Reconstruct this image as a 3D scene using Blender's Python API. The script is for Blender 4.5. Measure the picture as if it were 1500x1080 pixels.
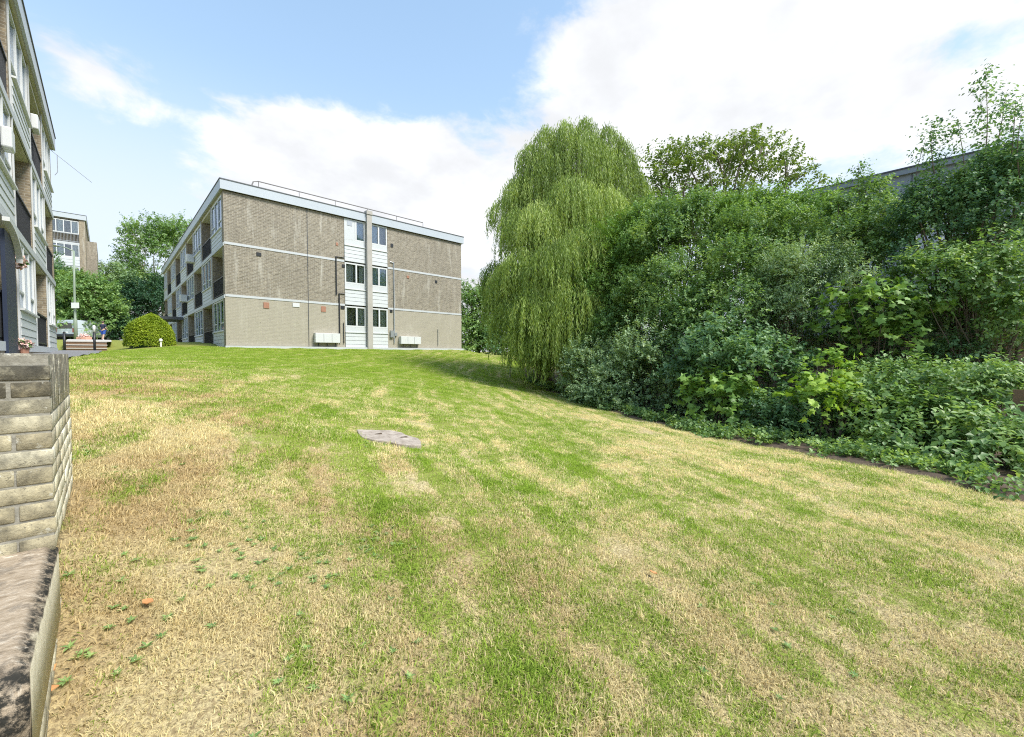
import bpy, bmesh, math, random
import numpy as np
from mathutils import Vector, Matrix

for o in list(bpy.data.objects):
    bpy.data.objects.remove(o)
S = bpy.context.scene
COL = S.collection
R = math.radians

# ------------------------------------------------------------------ camera
# world: Z = 0 is eye level; X runs along the brick gable, Y along the long facades
F = 616.0
YAW = 43.9
cam = bpy.data.cameras.new('camera')
cam.sensor_width = 36.0
cam.lens = 36.0 * F / 1500.0
cam.clip_start = 0.05
cam.clip_end = 2000
co = bpy.data.objects.new('camera', cam)
COL.objects.link(co)
co.location = (0, 0, 0)
co.rotation_euler = (R(90 - 1.86), 0, R(-YAW))
S.camera = co

# ------------------------------------------------------------------ light
SUN_EL, SUN_AZ = 52.0, 161.0          # azimuth measured from +Y towards +X
S.view_settings.view_transform = 'Standard'
S.view_settings.look = 'None'
S.view_settings.gamma = 1.0
S.view_settings.use_curve_mapping = False
S.view_settings.exposure = 1.13
S.render.engine = 'CYCLES'
S.cycles.use_denoising = False
S.cycles.filter_width = 1.1
S.cycles.sample_clamp_indirect = 4.0
S.cycles.max_bounces = 8
S.cycles.transparent_max_bounces = 12
sl = bpy.data.lights.new('sun', 'SUN')
sl.energy = 2.7
sl.angle = R(20)
sl.color = (1.0, 0.95, 0.86)
so = bpy.data.objects.new('sun', sl)
COL.objects.link(so)
_sd = Vector((math.sin(R(SUN_AZ)) * math.cos(R(SUN_EL)), math.cos(R(SUN_AZ)) * math.cos(R(SUN_EL)), math.sin(R(SUN_EL))))
so.rotation_euler = _sd.to_track_quat('Z', 'Y').to_euler()
so.location = (30, -30, 60)


def cam_dir(px, py):
    """world direction of a photograph pixel"""
    x = (px - 750) / F
    y = -(py - 540) / F
    p = R(1.86)
    fz = math.cos(p) + y * math.sin(p)
    uz = -math.sin(p) + y * math.cos(p)
    a = R(YAW)
    return Vector((x * math.cos(a) + fz * math.sin(a), -x * math.sin(a) + fz * math.cos(a), uz))


def at(px, zc, py=None):
    """world point seen in pixel column px (row py) at camera depth zc"""
    d = cam_dir(px, 520 if py is None else py)
    f = Vector((math.sin(R(YAW)), math.cos(R(YAW)), 0))
    return d * (zc / d.dot(f))


# ------------------------------------------------------------------ node helpers
class NT:
    def __init__(s, tree):
        s.t = tree
        s.n = tree.nodes
        s.l = tree.links

    def node(s, typ, **kw):
        n = s.n.new(typ)
        for k, v in kw.items():
            setattr(n, k, v)
        return n

    def put(s, sock, v):
        if hasattr(v, 'is_linked') or isinstance(v, bpy.types.NodeSocket):
            s.l.new(v, sock)
        else:
            sock.default_value = v

    def math(s, op, a, b=None, c=None, clamp=False):
        n = s.node('ShaderNodeMath', operation=op, use_clamp=clamp)
        s.put(n.inputs[0], a)
        if b is not None: s.put(n.inputs[1], b)
        if c is not None: s.put(n.inputs[2], c)
        return n.outputs[0]

    def vm(s, op, a, b=None, scale=None):
        n = s.node('ShaderNodeVectorMath', operation=op)
        s.put(n.inputs[0], a)
        if b is not None: s.put(n.inputs[1], b)
        if scale is not None: s.put(n.inputs['Scale'], scale)
        return n.outputs['Value'] if op in ('DOT_PRODUCT', 'LENGTH', 'DISTANCE') else n.outputs['Vector']

    def noise(s, vec, scale, detail=3, rough=0.55, dist=0.0, out='Fac'):
        n = s.node('ShaderNodeTexNoise')
        if vec is not None: s.put(n.inputs['Vector'], vec)
        n.inputs['Scale'].default_value = scale
        n.inputs['Detail'].default_value = detail
        n.inputs['Roughness'].default_value = rough
        n.inputs['Distortion'].default_value = dist
        return n.outputs[out]

    def remap(s, v, a, b, c=0.0, d=1.0, smooth=True):
        n = s.node('ShaderNodeMapRange', interpolation_type='SMOOTHSTEP' if smooth else 'LINEAR')
        s.put(n.inputs[0], v)
        n.inputs[1].default_value = a; n.inputs[2].default_value = b
        n.inputs[3].default_value = c; n.inputs[4].default_value = d
        return n.outputs[0]

    def mix(s, f, a, b, typ='MIX'):
        n = s.node('ShaderNodeMix', data_type='RGBA', blend_type=typ)
        s.put(n.inputs[0], f)
        for i, v in ((6, a), (7, b)):
            if isinstance(v, tuple) and len(v) == 3: v = (*v, 1.0)
            s.put(n.inputs[i], v)
        return n.outputs[2]

    def ramp(s, f, stops):
        n = s.node('ShaderNodeValToRGB')
        s.put(n.inputs[0], f)
        e = n.color_ramp.elements
        while len(e) < len(stops): e.new(0.5)
        for el, (p, c) in zip(e, stops):
            el.position = p; el.color = (*c, 1.0)
        return n.outputs[0]

    def xyz(s, v):
        n = s.node('ShaderNodeSeparateXYZ'); s.put(n.inputs[0], v); return n.outputs

    def cxyz(s, x, y, z):
        n = s.node('ShaderNodeCombineXYZ')
        s.put(n.inputs[0], x); s.put(n.inputs[1], y); s.put(n.inputs[2], z)
        return n.outputs[0]

    def bump(s, h, strength=0.3, dist=0.02):
        n = s.node('ShaderNodeBump')
        n.inputs['Strength'].default_value = strength
        n.inputs['Distance'].default_value = dist
        s.put(n.inputs['Height'], h)
        return n.outputs[0]


MATS = {}


def new_mat(name):
    m = bpy.data.materials.new(name)
    m.use_nodes = True
    t = NT(m.node_tree)
    b = t.n['Principled BSDF']
    MATS[name] = m
    return m, t, b


def pos(t):
    return t.node('ShaderNodeNewGeometry').outputs['Position']


def plain(name, col, rough=0.6, metal=0.0, var=0.12, scale=3.0, bump=0.0):
    m, t, b = new_mat(name)
    p = pos(t)
    n = t.noise(p, scale, 4, 0.6)
    n2 = t.noise(p, scale * 9, 3, 0.6)
    k = t.math('MULTIPLY_ADD', n, 2 * var, 1 - var)
    k = t.math('MULTIPLY_ADD', n2, var, k)
    c = t.mix(1.0, (*col, 1.0), t.cxyz(k, k, k), 'MULTIPLY')
    t.put(b.inputs['Base Color'], c)
    b.inputs['Roughness'].default_value = rough
    b.inputs['Metallic'].default_value = metal
    if bump: t.put(b.inputs['Normal'], t.bump(n2, bump, 0.01))
    return m


# ------------------------------------------------------------------ sky with clouds
W = bpy.data.worlds.new('World')
S.world = W
W.use_nodes = True
wt = NT(W.node_tree)
bg = wt.n['Background']
SKY_STRENGTH = 0.12
bg.inputs['Strength'].default_value = SKY_STRENGTH
sky = wt.node('ShaderNodeTexSky', sky_type='NISHITA', sun_disc=False)
sky.sun_elevation = R(SUN_EL)
sky.sun_rotation = R(SUN_AZ)
sky.air_density = 1.0; sky.dust_density = 0.6; sky.ozone_density = 1.0
D = wt.node('ShaderNodeTexCoord').outputs['Generated']
D = wt.vm('NORMALIZE', D)
dz = wt.xyz(D)[2]
# flattened direction so that clouds stretch towards the horizon
inv = wt.math('DIVIDE', 1.0, wt.math('ADD', wt.math('MAXIMUM', dz, 0.0), 0.28))
pl = wt.vm('SCALE', D, scale=inv)
n1 = wt.noise(pl, 1.6, 9, 0.56, 0.25)
n2 = wt.noise(pl, 5.0, 7, 0.6, 0.3)


def blob(px, py, rx, ry, amp):
    """a bank of cloud in one direction of the sky"""
    c = cam_dir(px, py).normalized()
    right = c.cross(Vector((0, 0, 1))).normalized()
    up = right.cross(c).normalized()
    k = 1.0 / math.sqrt(1 + ((px - 750) / F) ** 2 + ((py - 540) / F) ** 2)
    d = wt.vm('SUBTRACT', D, tuple(c))
    u = wt.math('DIVIDE', wt.vm('DOT_PRODUCT', d, tuple(right)), rx / F * k)
    v = wt.math('DIVIDE', wt.vm('DOT_PRODUCT', d, tuple(up)), ry / F * k)
    r2 = wt.math('ADD', wt.math('MULTIPLY', u, u), wt.math('MULTIPLY', v, v))
    return wt.math('MULTIPLY', wt.math('POWER', 2.718, wt.math('MULTIPLY', r2, -1.0)), amp)


cover = None
for b_ in [(1120, 120, 330, 140, 0.62), (900, 190, 150, 110, 0.5), (820, 60, 120, 70, 0.15), (1000, 20, 150, 70, 0.35),
           (520, 275, 240, 120, 0.55), (430, 225, 90, 60, 0.25), (620, 300, 160, 110, 0.3), (100, 60, 130, 40, 0.22),
           (110, 140, 110, 34, 0.20), (1500, 150, 110, 60, 0.5), (1330, 10, 70, 40, 0.28), (620, 60, 120, 40, -0.15),
           (1420, 70, 90, 45, -0.18), (480, 90, 200, 80, -0.25), (690, 110, 90, 60, -0.2), (230, 230, 200, 70, -0.08)]:
    v_ = blob(*b_)
    cover = v_ if cover is None else wt.math('ADD', cover, v_)
# loose cloud over the rest of the sky, behind the camera too
rest = wt.math('MULTIPLY', wt.math('SUBTRACT', n1, 0.5), 1.0)
rest2 = wt.math('MULTIPLY', wt.math('SUBTRACT', n2, 0.5), 0.80)
cov = wt.math('ADD', wt.math('ADD', cover, rest), rest2)
hz = wt.remap(dz, 0.34, -0.02, 0.0, 0.42)
cov = wt.math('ADD', cov, hz)
mask = wt.remap(cov, 0.20, 0.43, 0.0, 1.0)
shade = wt.remap(wt.noise(pl, 3.1, 5, 0.55), 0.34, 0.62, 0.86, 1.05)
CL = 1.0 / SKY_STRENGTH * 0.49
ccol = wt.mix(1.0, (CL * 0.975, CL * 0.995, CL * 1.03, 1), wt.cxyz(shade, shade, shade), 'MULTIPLY')
skyc = wt.mix(1.0, sky.outputs[0], (0.96, 1.15, 1.14, 1), 'MULTIPLY')
pale = wt.mix(wt.remap(dz, 0.75, 0.12, 0.38, 0.85), skyc, (CL * 0.60, CL * 0.80, CL * 1.04, 1))
pale = wt.mix(wt.remap(dz, 0.52, 0.20, 0.0, 0.72), pale, (CL * 0.88, CL * 0.94, CL * 1.05, 1))
wt.put(bg.inputs['Color'], wt.mix(mask, pale, ccol))

# ------------------------------------------------------------------ object helpers


def tag(o, label=None, cat=None, group=None, kind=None):
    if label: o['label'] = label
    if cat: o['category'] = cat
    if group: o['group'] = group
    if kind: o['kind'] = kind
    return o


def empty(name, loc, label, cat, group=None, rz=0.0):
    o = bpy.data.objects.new(name, None)
    o.empty_display_size = 0.2
    o.location = loc
    o.rotation_euler = (0, 0, rz)
    COL.objects.link(o)
    return tag(o, label, cat, group)


def link_mesh(name, me, mat, parent=None, smooth=False):
    o = bpy.data.objects.new(name, me)
    COL.objects.link(o)
    if mat is not None:
        me.materials.append(MATS[mat] if isinstance(mat, str) else mat)
    if parent is not None:
        o.parent = parent
        # vertices are in world space: cancel the parents' transforms
        p, m = parent, Matrix.Identity(4)
        while p is not None:
            m = (Matrix.Translation(p.location) @ p.rotation_euler.to_matrix().to_4x4()) @ m
            p = p.parent
        me.transform(m.inverted())
    if smooth:
        me.polygons.foreach_set('use_smooth', [True] * len(me.polygons))
    return o


class MB:
    """collects boxes, bars, tubes and fans in world space; build() links one mesh"""
    def __init__(s):
        s.v = []; s.f = []

    def box(s, x0, x1, y0, y1, z0, z1):
        x0, x1 = min(x0, x1), max(x0, x1); y0, y1 = min(y0, y1), max(y0, y1); z0, z1 = min(z0, z1), max(z0, z1)
        i = len(s.v)
        s.v += [(x0, y0, z0), (x1, y0, z0), (x1, y1, z0), (x0, y1, z0), (x0, y0, z1), (x1, y0, z1), (x1, y1, z1), (x0, y1, z1)]
        s.f += [(i, i+3, i+2, i+1), (i+4, i+5, i+6, i+7), (i, i+1, i+5, i+4), (i+1, i+2, i+6, i+5), (i+2, i+3, i+7, i+6), (i+3, i, i+4, i+7)]
        return s

    def hexa(s, p):
        i = len(s.v)
        s.v += [tuple(q) for q in p]
        s.f += [(i, i+3, i+2, i+1), (i+4, i+5, i+6, i+7), (i, i+1, i+5, i+4), (i+1, i+2, i+6, i+5), (i+2, i+3, i+7, i+6), (i+3, i, i+4, i+7)]
        return s

    def tube(s, pts, rad, n=8, caps=True):
        pts = [Vector(p) for p in pts]
        if not isinstance(rad, (list, tuple)): rad = [rad] * len(pts)
        base = len(s.v)
        prev = None
        for k, p in enumerate(pts):
            d = (pts[min(k + 1, len(pts) - 1)] - pts[max(k - 1, 0)])
            d = d.normalized() if d.length > 1e-9 else Vector((0, 0, 1))
            if prev is None:
                a = d.orthogonal().normalized()
            else:
                a = (prev - d * prev.dot(d))
                a = a.normalized() if a.length > 1e-6 else d.orthogonal().normalized()
            prev = a
            b = d.cross(a)
            for j in range(n):
                t = 2 * math.pi * j / n
                s.v.append(tuple(p + (a * math.cos(t) + b * math.sin(t)) * rad[k]))
        for k in range(len(pts) - 1):
            for j in range(n):
                a0 = base + k * n + j; a1 = base + k * n + (j + 1) % n
                s.f.append((a0, a1, a1 + n, a0 + n))
        if caps:
            s.f.append(tuple(base + j for j in reversed(range(n))))
            e = base + (len(pts) - 1) * n
            s.f.append(tuple(e + j for j in range(n)))
        return s

    def ball(s, c, r, nu=12, nv=8):
        base = len(s.v)
        rx, ry, rz = r if isinstance(r, (tuple, list)) else (r, r, r)
        for i in range(nv + 1):
            a = math.pi * i / nv
            for j in range(nu):
                t = 2 * math.pi * j / nu
                s.v.append((c[0] + rx * math.sin(a) * math.cos(t), c[1] + ry * math.sin(a) * math.sin(t), c[2] + rz * math.cos(a)))
        for i in range(nv):
            for j in range(nu):
                a0 = base + i * nu + j; a1 = base + i * nu + (j + 1) % nu
                s.f.append((a0, a0 + nu, a1 + nu, a1))
        return s

    def build(s, name, mat, parent=None, smooth=False, bevel=0.0):
        me = bpy.data.meshes.new(name)
        me.from_pydata(s.v, [], s.f)
        me.update()
        o = link_mesh(name, me, mat, parent, smooth)
        if bevel:
            md = o.modifiers.new('bevel', 'BEVEL')
            md.width = bevel; md.segments = 2; md.limit_method = 'ANGLE'
        return o


def np_mesh(name, V, Fc, mat, parent=None, attr=None, smooth=False):
    """V (n,3) float, Fc (m,3|4) int"""
    me = bpy.data.meshes.new(name)
    k = Fc.shape[1]
    me.vertices.add(len(V))
    me.vertices.foreach_set('co', np.ascontiguousarray(V, dtype=np.float32).ravel())
    me.loops.add(Fc.size)
    me.loops.foreach_set('vertex_index', np.ascontiguousarray(Fc, dtype=np.int32).ravel())
    me.polygons.add(len(Fc))
    me.polygons.foreach_set('loop_start', np.arange(0, Fc.size, k, dtype=np.int32))
    me.polygons.foreach_set('loop_total', np.full(len(Fc), k, dtype=np.int32))
    me.update(calc_edges=True)
    if attr is not None:
        a = me.attributes.new('var', 'FLOAT', 'POINT')
        a.data.foreach_set('value', np.ascontiguousarray(attr, dtype=np.float32))
    return link_mesh(name, me, mat, parent, smooth)


# ------------------------------------------------------------------ terrain
CP = np.array([
    (0, 0, -1.75), (-.2, 2.2, -1.36), (-.2, 2.65, -1.22), (-.2, 3.95, -.92), (-.2, 7.4, -.42), (-.2, 11.0, -.14), (-.2, 20, -.0),
    (-.2, 25, .12), (-.2, 30, .17), (1.2, 3.6, -1.2), (2.7, 5.2, -1.12), (4, 2, -1.6), (8.2, -.6, -1.72), (8.6, 1.7, -1.7), (9.4, 4.2, -1.7),
    (12, 9.3, -1.65), (14.8, 13.5, -1.34), (4.4, 25.2, .33), (8, 25.2, .33), (12, 25.2, .32), (16, 25.2, .31), (19.3, 25.2, .30), (10.4, 17.8, -.62), (8, 12, -1.0),
    (5, 12, -.65), (3, 18, -.12), (22, 23.2, -.45), (30, 23, -.7), (17, 19.5, -.6), (15, 5, -1.9), (22, 0, -2), (26, 12, -1.6), (1.6, 29, .43),
    (-.2, 34, .8), (-.2, 54, 1.3), (10, 60, 1.3), (3, 40, .75), (3, 56, 1.1), (20, 45, .3), (35, 40, -.3), (4, -6, -1.95), (12, -8, -2.0), (24, -12, -2.1),
    (-.2, -6, -1.9), (-.2, 80, 1.8), (40, 80, 1.0), (45, 0, -2.2)], dtype=float)


def _k(r2):
    return np.where(r2 > 1e-12, r2 * np.log(np.maximum(r2, 1e-12)), 0.0)


_n = len(CP)
_A = np.zeros((_n + 3, _n + 3))
_d2 = ((CP[:, None, :2] - CP[None, :, :2]) ** 2).sum(-1)
_A[:_n, :_n] = _k(_d2) + np.eye(_n) * 0.15
_A[:_n, _n] = 1; _A[:_n, _n + 1:] = CP[:, :2]
_A[_n:, :_n] = _A[:_n, _n:].T
_w = np.linalg.solve(_A, np.concatenate([CP[:, 2], np.zeros(3)]))


def Gn(x, y):
    x = np.clip(np.asarray(x, float), -.2, 45); y = np.clip(np.asarray(y, float), -10, 80)
    sh = x.shape
    x = x.ravel(); y = y.ravel()
    out = np.empty(len(x))
    for i in range(0, len(x), 20000):
        a, b = x[i:i + 20000], y[i:i + 20000]
        r2 = (a[:, None] - CP[None, :, 0]) ** 2 + (b[:, None] - CP[None, :, 1]) ** 2
        out[i:i + 20000] = _k(r2) @ _w[:_n] + _w[_n] + _w[_n + 1] * a + _w[_n + 2] * b
    return out.reshape(sh)


def G(x, y):
    return float(Gn(np.array([x]), np.array([y]))[0])


def lawn_colour(t, blade):
    """colour of turf by place: dry straw, thin soil and green growth; blade = per-blade random or None"""
    p = pos(t)
    x, y, _z = t.xyz(p)
    # mowing direction, about (.45,.89)
    # mowing passes follow the curve of the planting
    u = t.math('SUBTRACT', x, t.math('ADD', t.math('MULTIPLY', y, 0.25), t.math('MULTIPLY', t.math('MULTIPLY', y, y), 0.020)))
    u = t.math('ADD', u, t.math('MULTIPLY_ADD', t.noise(p, 0.5, 2), 0.8, -0.4))
    v = t.math('ADD', t.math('MULTIPLY', x, 0.35), t.math('MULTIPLY', y, 0.93))
    st = t.cxyz(t.math('MULTIPLY', u, 1.15), t.math('MULTIPLY', v, 0.17), 0.0)
    big = t.noise(st, 0.55, 4, 0.55, 0.4)
    mid = t.noise(p, 2.3, 5, 0.66)
    mid2 = t.noise(st, 1.9, 5, 0.62, 0.2)
    fine = t.noise(p, 7.0, 3, 0.6)
    far = t.remap(t.math('ADD', y, t.math('MULTIPLY', x, 0.25)), 6.0, 19.0)
    d = t.math('MULTIPLY_ADD', big, 1.2, -0.19)
    d = t.math('ADD', d, t.math('MULTIPLY_ADD', mid, 1.9, -0.95))
    d = t.math('ADD', d, t.math('MULTIPLY_ADD', mid2, 2.5, -1.25))
    d = t.math('ADD', d, t.math('MULTIPLY_ADD', fine, 1.6, -0.8))
    d = t.math('SUBTRACT', d, t.math('MULTIPLY', far, 0.50))
    # dry bank beside the wall and along the planting
    bank = t.remap(x, 1.9, 0.2, 0.0, 0.30)
    bank = t.math('MULTIPLY', bank, t.remap(y, 13.0, 6.0))
    edge = t.remap(t.math('SUBTRACT', x, t.math('MULTIPLY', y, 0.36)), 3.2, 7.0, 0.0, 0.22)
    d = t.math('ADD', t.math('ADD', d, bank), edge)
    d = t.math('ADD', d, t.remap(t.math('ADD', t.math('MULTIPLY', x, .69), t.math('MULTIPLY', y, .72)), 6.0, 2.5, 0.0, .16))
    green = t.mix(mid, LAWN['g1'], LAWN['g2'])
    straw = t.mix(t.noise(p, 3.1, 3, 0.6), LAWN['s1'], LAWN['s2'])
    rusty = t.math('MULTIPLY', t.remap(t.noise(p, 0.9, 4, .65), .40, .58), t.math('MULTIPLY', t.remap(x, 3.5, 0.6), t.remap(y, 14.0, 7.0)))
    straw = t.mix(t.math('MULTIPLY', rusty, .58), straw, LAWN['rust'])
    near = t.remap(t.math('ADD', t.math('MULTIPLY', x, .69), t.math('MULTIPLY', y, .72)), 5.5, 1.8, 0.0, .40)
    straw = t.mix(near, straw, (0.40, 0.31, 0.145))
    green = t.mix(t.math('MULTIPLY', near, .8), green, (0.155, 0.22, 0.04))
    if blade is None:
        litter = t.remap(t.noise(p, 55, 4, .75), .36, .62, .88, .35)
        green = t.mix(litter, green, LAWN['soil']); straw = t.mix(litter, straw, LAWN['soil'])
        m = t.remap(d, 0.30, 0.80)
        c = t.mix(m, green, straw)
        c = t.mix(t.remap(fine, 0.62, 0.80, 0.0, 0.55), c, LAWN['soil'])
        return c, fine
    m = t.remap(t.math('ADD', d, t.math('MULTIPLY_ADD', blade, 1.1, -0.55)), 0.40, 0.60)
    c = t.mix(m, green, straw)
    k = t.math('MULTIPLY_ADD', t.math('FRACT', t.math('MULTIPLY', blade, 17.3)), 0.7, 0.65)
    return t.mix(1.0, c, t.cxyz(k, k, k), 'MULTIPLY'), fine


LAWN = dict(g1=(0.21, 0.35, 0.032), g2=(0.46, 0.58, 0.080), s1=(0.90, 0.81, 0.49), s2=(0.74, 0.62, 0.31), soil=(0.17, 0.12, 0.065), rust=(0.50, 0.33, 0.16))
m, t, b = new_mat('lawn_ground')
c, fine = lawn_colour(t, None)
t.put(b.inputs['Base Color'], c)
b.inputs['Roughness'].default_value = 0.95
b.inputs['Specular IOR Level'].default_value = 0.1
t.put(b.inputs['Normal'], t.bump(t.noise(pos(t), 45, 3, 0.7), 0.7, 0.03))
m, t, b = new_mat('grass_blade')
bl = t.node('ShaderNodeAttribute', attribute_name='var').outputs['Fac']
oi = t.node('ShaderNodeObjectInfo').outputs['Random']
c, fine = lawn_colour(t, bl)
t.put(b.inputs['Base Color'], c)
b.inputs['Roughness'].default_value = 0.7
b.inputs['Specular IOR Level'].default_value = 0.25
tr = t.node('ShaderNodeBsdfTranslucent'); t.put(tr.inputs['Color'], c)
mx = t.node('ShaderNodeMixShader'); mx.inputs[0].default_value = 0.42
t.l.new(b.outputs[0], mx.inputs[1]); t.l.new(tr.outputs[0], mx.inputs[2])
t.l.new(mx.outputs[0], t.n['Material Output'].inputs[0])

plain('soil', (0.075, 0.052, 0.035), 0.95, var=0.35, scale=4, bump=0.6)
plain('asphalt', (0.17, 0.17, 0.18), 0.9, var=0.2, scale=2, bump=0.3)
plain('paving', (0.42, 0.40, 0.37), 0.85, var=0.15, scale=2, bump=0.2)


def grid_sheet(xs, ys, zf):
    X, Y = np.meshgrid(xs, ys)
    Z = zf(X, Y)
    V = np.stack([X.ravel(), Y.ravel(), Z.ravel()], 1)
    nx, ny = len(xs), len(ys)
    i = np.arange(nx * ny).reshape(ny, nx)
    Fc = np.stack([i[:-1, :-1].ravel(), i[:-1, 1:].ravel(), i[1:, 1:].ravel(), i[1:, :-1].ravel()], 1)
    return V, Fc


xs = np.concatenate([[-900, -300, -100, -45, -20, -9, -4, -2], np.arange(-1.3, 25.01, .3), [27, 30, 34, 40, 50, 70, 110, 300, 900]])
ys = np.concatenate([[-900, -300, -100, -40, -18, -10, -6, -3], np.arange(-1.5, 30.01, .3), np.arange(31, 62, 1.5), [66, 74, 90, 140, 300, 900]])
_rng = np.random.default_rng(3)


def lawn_z(X, Y):
    Z = Gn(X, Y)
    Z = Z + 0.02 * np.sin(X * 1.7 + 0.6 * np.sin(Y)) * np.sin(Y * 1.3 + 1) + 0.012 * np.sin(X * 4.1 + Y * 2.3)
    return Z


V, Fc = grid_sheet(xs, ys, lawn_z)
tag(np_mesh('lawn', V, Fc, 'lawn_ground', smooth=True), kind='structure')

# footpath between the block and the lawn; its lawn edge swings towards the block nearer the viewer


def path_edge(y):
    return np.interp(y, [4, 6, 8, 11, 15, 20, 24, 31], [-1.2, -1.1, -.88, -.56, -.40, -.26, -.17, -.15])


py_ = np.arange(5.0, 30.2, .4)
pv_ = []
for y in py_:
    for q in np.linspace(0, 1, 5):
        x = -1.44 + q * (float(path_edge(y)) + 1.44)
        pv_.append((x, y, float(lawn_z(np.array([-.2]), np.array([y]))[0]) + .045))
ii = np.arange(len(pv_)).reshape(len(py_), 5)
tag(np_mesh('footpath', np.array(pv_), np.stack([ii[:-1, :-1].ravel(), ii[:-1, 1:].ravel(), ii[1:, 1:].ravel(), ii[1:, :-1].ravel()], 1), 'asphalt', smooth=True), kind='structure')


def hedge_x(y):
    """the planting's front edge"""
    return np.interp(y, [-9, -.63, 1.7, 4.17, 9.28, 12.4, 15.5, 19, 24], [6.4, 7.75, 8.5, 9.25, 11.9, 13.6, 15.9, 19.3, 23.5])


hy = np.arange(-9, 19, .35)
hv = []; hf = []
for k, y in enumerate(hy):
    x0 = float(hedge_x(y)) + 0.06 * math.sin(y * 3.1) + 0.05 * math.sin(y * 7.3)
    for j, x in enumerate([x0, x0 + .12, x0 + .5, x0 + 1, x0 + 1.8, x0 + 3, x0 + 5.5, x0 + 9]):
        hv.append((x, y, float(lawn_z(np.array([x]), np.array([y]))[0]) + (0.05 if j else 0.004)))
hv = np.array(hv)
ii = np.arange(len(hv)).reshape(len(hy), 8)
tag(np_mesh('planting_bed', hv, np.stack([ii[:-1, :-1].ravel(), ii[:-1, 1:].ravel(), ii[1:, 1:].ravel(), ii[1:, :-1].ravel()], 1), 'soil'), kind='structure')

# ------------------------------------------------------------------ grass blades (one stuff object)


def scatter_on_mesh(name, pv, pf, pattr, pts, rots, scl, mat):
    """one mesh holding a turf patch and loose points; a node tree sets the patch on every point"""
    me = bpy.data.meshes.new(name)
    n0 = len(pv)
    Vv = np.concatenate([pv, pts]).astype(np.float32)
    me.vertices.add(len(Vv)); me.vertices.foreach_set('co', Vv.ravel())
    me.loops.add(pf.size); me.loops.foreach_set('vertex_index', pf.astype(np.int32).ravel())
    me.polygons.add(len(pf))
    me.polygons.foreach_set('loop_start', np.arange(0, pf.size, 3, dtype=np.int32))
    me.polygons.foreach_set('loop_total', np.full(len(pf), 3, dtype=np.int32))
    me.update(calc_edges=True)
    for an, typ, dat in (('var', 'FLOAT', np.concatenate([pattr, np.zeros(len(pts))])), ('spot', 'FLOAT', np.concatenate([np.zeros(n0), np.ones(len(pts))])),
                         ('size', 'FLOAT', np.concatenate([np.ones(n0), scl]))):
        a = me.attributes.new(an, typ, 'POINT'); a.data.foreach_set('value', dat.astype(np.float32))
    a = me.attributes.new('turn', 'FLOAT_VECTOR', 'POINT')
    a.data.foreach_set('vector', np.concatenate([np.zeros((n0, 3)), rots]).astype(np.float32).ravel())
    o = link_mesh(name, me, mat)
    g = bpy.data.node_groups.new(name, 'GeometryNodeTree')
    g.interface.new_socket('Geometry', in_out='INPUT', socket_type='NodeSocketGeometry')
    g.interface.new_socket('Geometry', in_out='OUTPUT', socket_type='NodeSocketGeometry')
    gi = g.nodes.new('NodeGroupInput'); go = g.nodes.new('NodeGroupOutput')

    def named(nm, typ):
        n = g.nodes.new('GeometryNodeInputNamedAttribute'); n.data_type = typ; n.inputs[0].default_value = nm
        return n.outputs[0]
    cmp_ = g.nodes.new('FunctionNodeCompare'); cmp_.data_type = 'FLOAT'; cmp_.operation = 'GREATER_THAN'
    g.links.new(named('spot', 'FLOAT'), cmp_.inputs[0]); cmp_.inputs[1].default_value = 0.5
    sep = g.nodes.new('GeometryNodeSeparateGeometry'); sep.domain = 'POINT'
    g.links.new(gi.outputs[0], sep.inputs[0]); g.links.new(cmp_.outputs[0], sep.inputs[1])
    iop = g.nodes.new('GeometryNodeInstanceOnPoints')
    g.links.new(sep.outputs[0], iop.inputs['Points']); g.links.new(sep.outputs[1], iop.inputs['Instance'])
    e2r = g.nodes.new('FunctionNodeEulerToRotation')
    g.links.new(named('turn', 'FLOAT_VECTOR'), e2r.inputs[0]); g.links.new(e2r.outputs[0], iop.inputs['Rotation'])
    g.links.new(named('size', 'FLOAT'), iop.inputs['Scale'])
    g.links.new(iop.outputs[0], go.inputs[0])
    md = o.modifiers.new('scatter', 'NODES'); md.node_group = g
    return o


def blade_patch(rng, n, rad, h, w):
    ang = rng.uniform(0, 2 * np.pi, n); rr = rad * np.sqrt(rng.uniform(0, 1, n))
    bx, by = rr * np.cos(ang), rr * np.sin(ang)
    d = rng.uniform(0, 2 * np.pi, n)
    L = h * rng.uniform(.5, 1.5, n)
    lean = np.clip(rng.normal(1.0, .5, n), .1, 1.65)
    hx, hy_ = np.cos(d), np.sin(d)
    px, py = -hy_, hx
    ww = w * rng.uniform(.5, 1.7, n) * .5
    V = np.empty((n, 5, 3))
    m1 = L * .5
    V[:, 0] = np.stack([bx - px * ww, by - py * ww, np.full(n, -.01)], 1)
    V[:, 1] = np.stack([bx + px * ww, by + py * ww, np.full(n, -.01)], 1)
    cx = bx + hx * m1 * np.sin(lean * .6); cy = by + hy_ * m1 * np.sin(lean * .6); cz = m1 * np.cos(lean * .6)
    V[:, 2] = np.stack([cx + px * ww * .8, cy + py * ww * .8, cz], 1)
    V[:, 3] = np.stack([cx - px * ww * .8, cy - py * ww * .8, cz], 1)
    V[:, 4] = np.stack([cx + hx * m1 * np.sin(lean * 1.3), cy + hy_ * m1 * np.sin(lean * 1.3), cz + m1 * np.cos(lean * 1.3)], 1)
    i = np.arange(n)[:, None] * 5
    Fc = np.concatenate([i + [0, 1, 2], i + [0, 2, 3], i + [3, 2, 4]])
    return V.reshape(-1, 3), Fc, np.repeat(rng.uniform(0, 1, n), 5)


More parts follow.
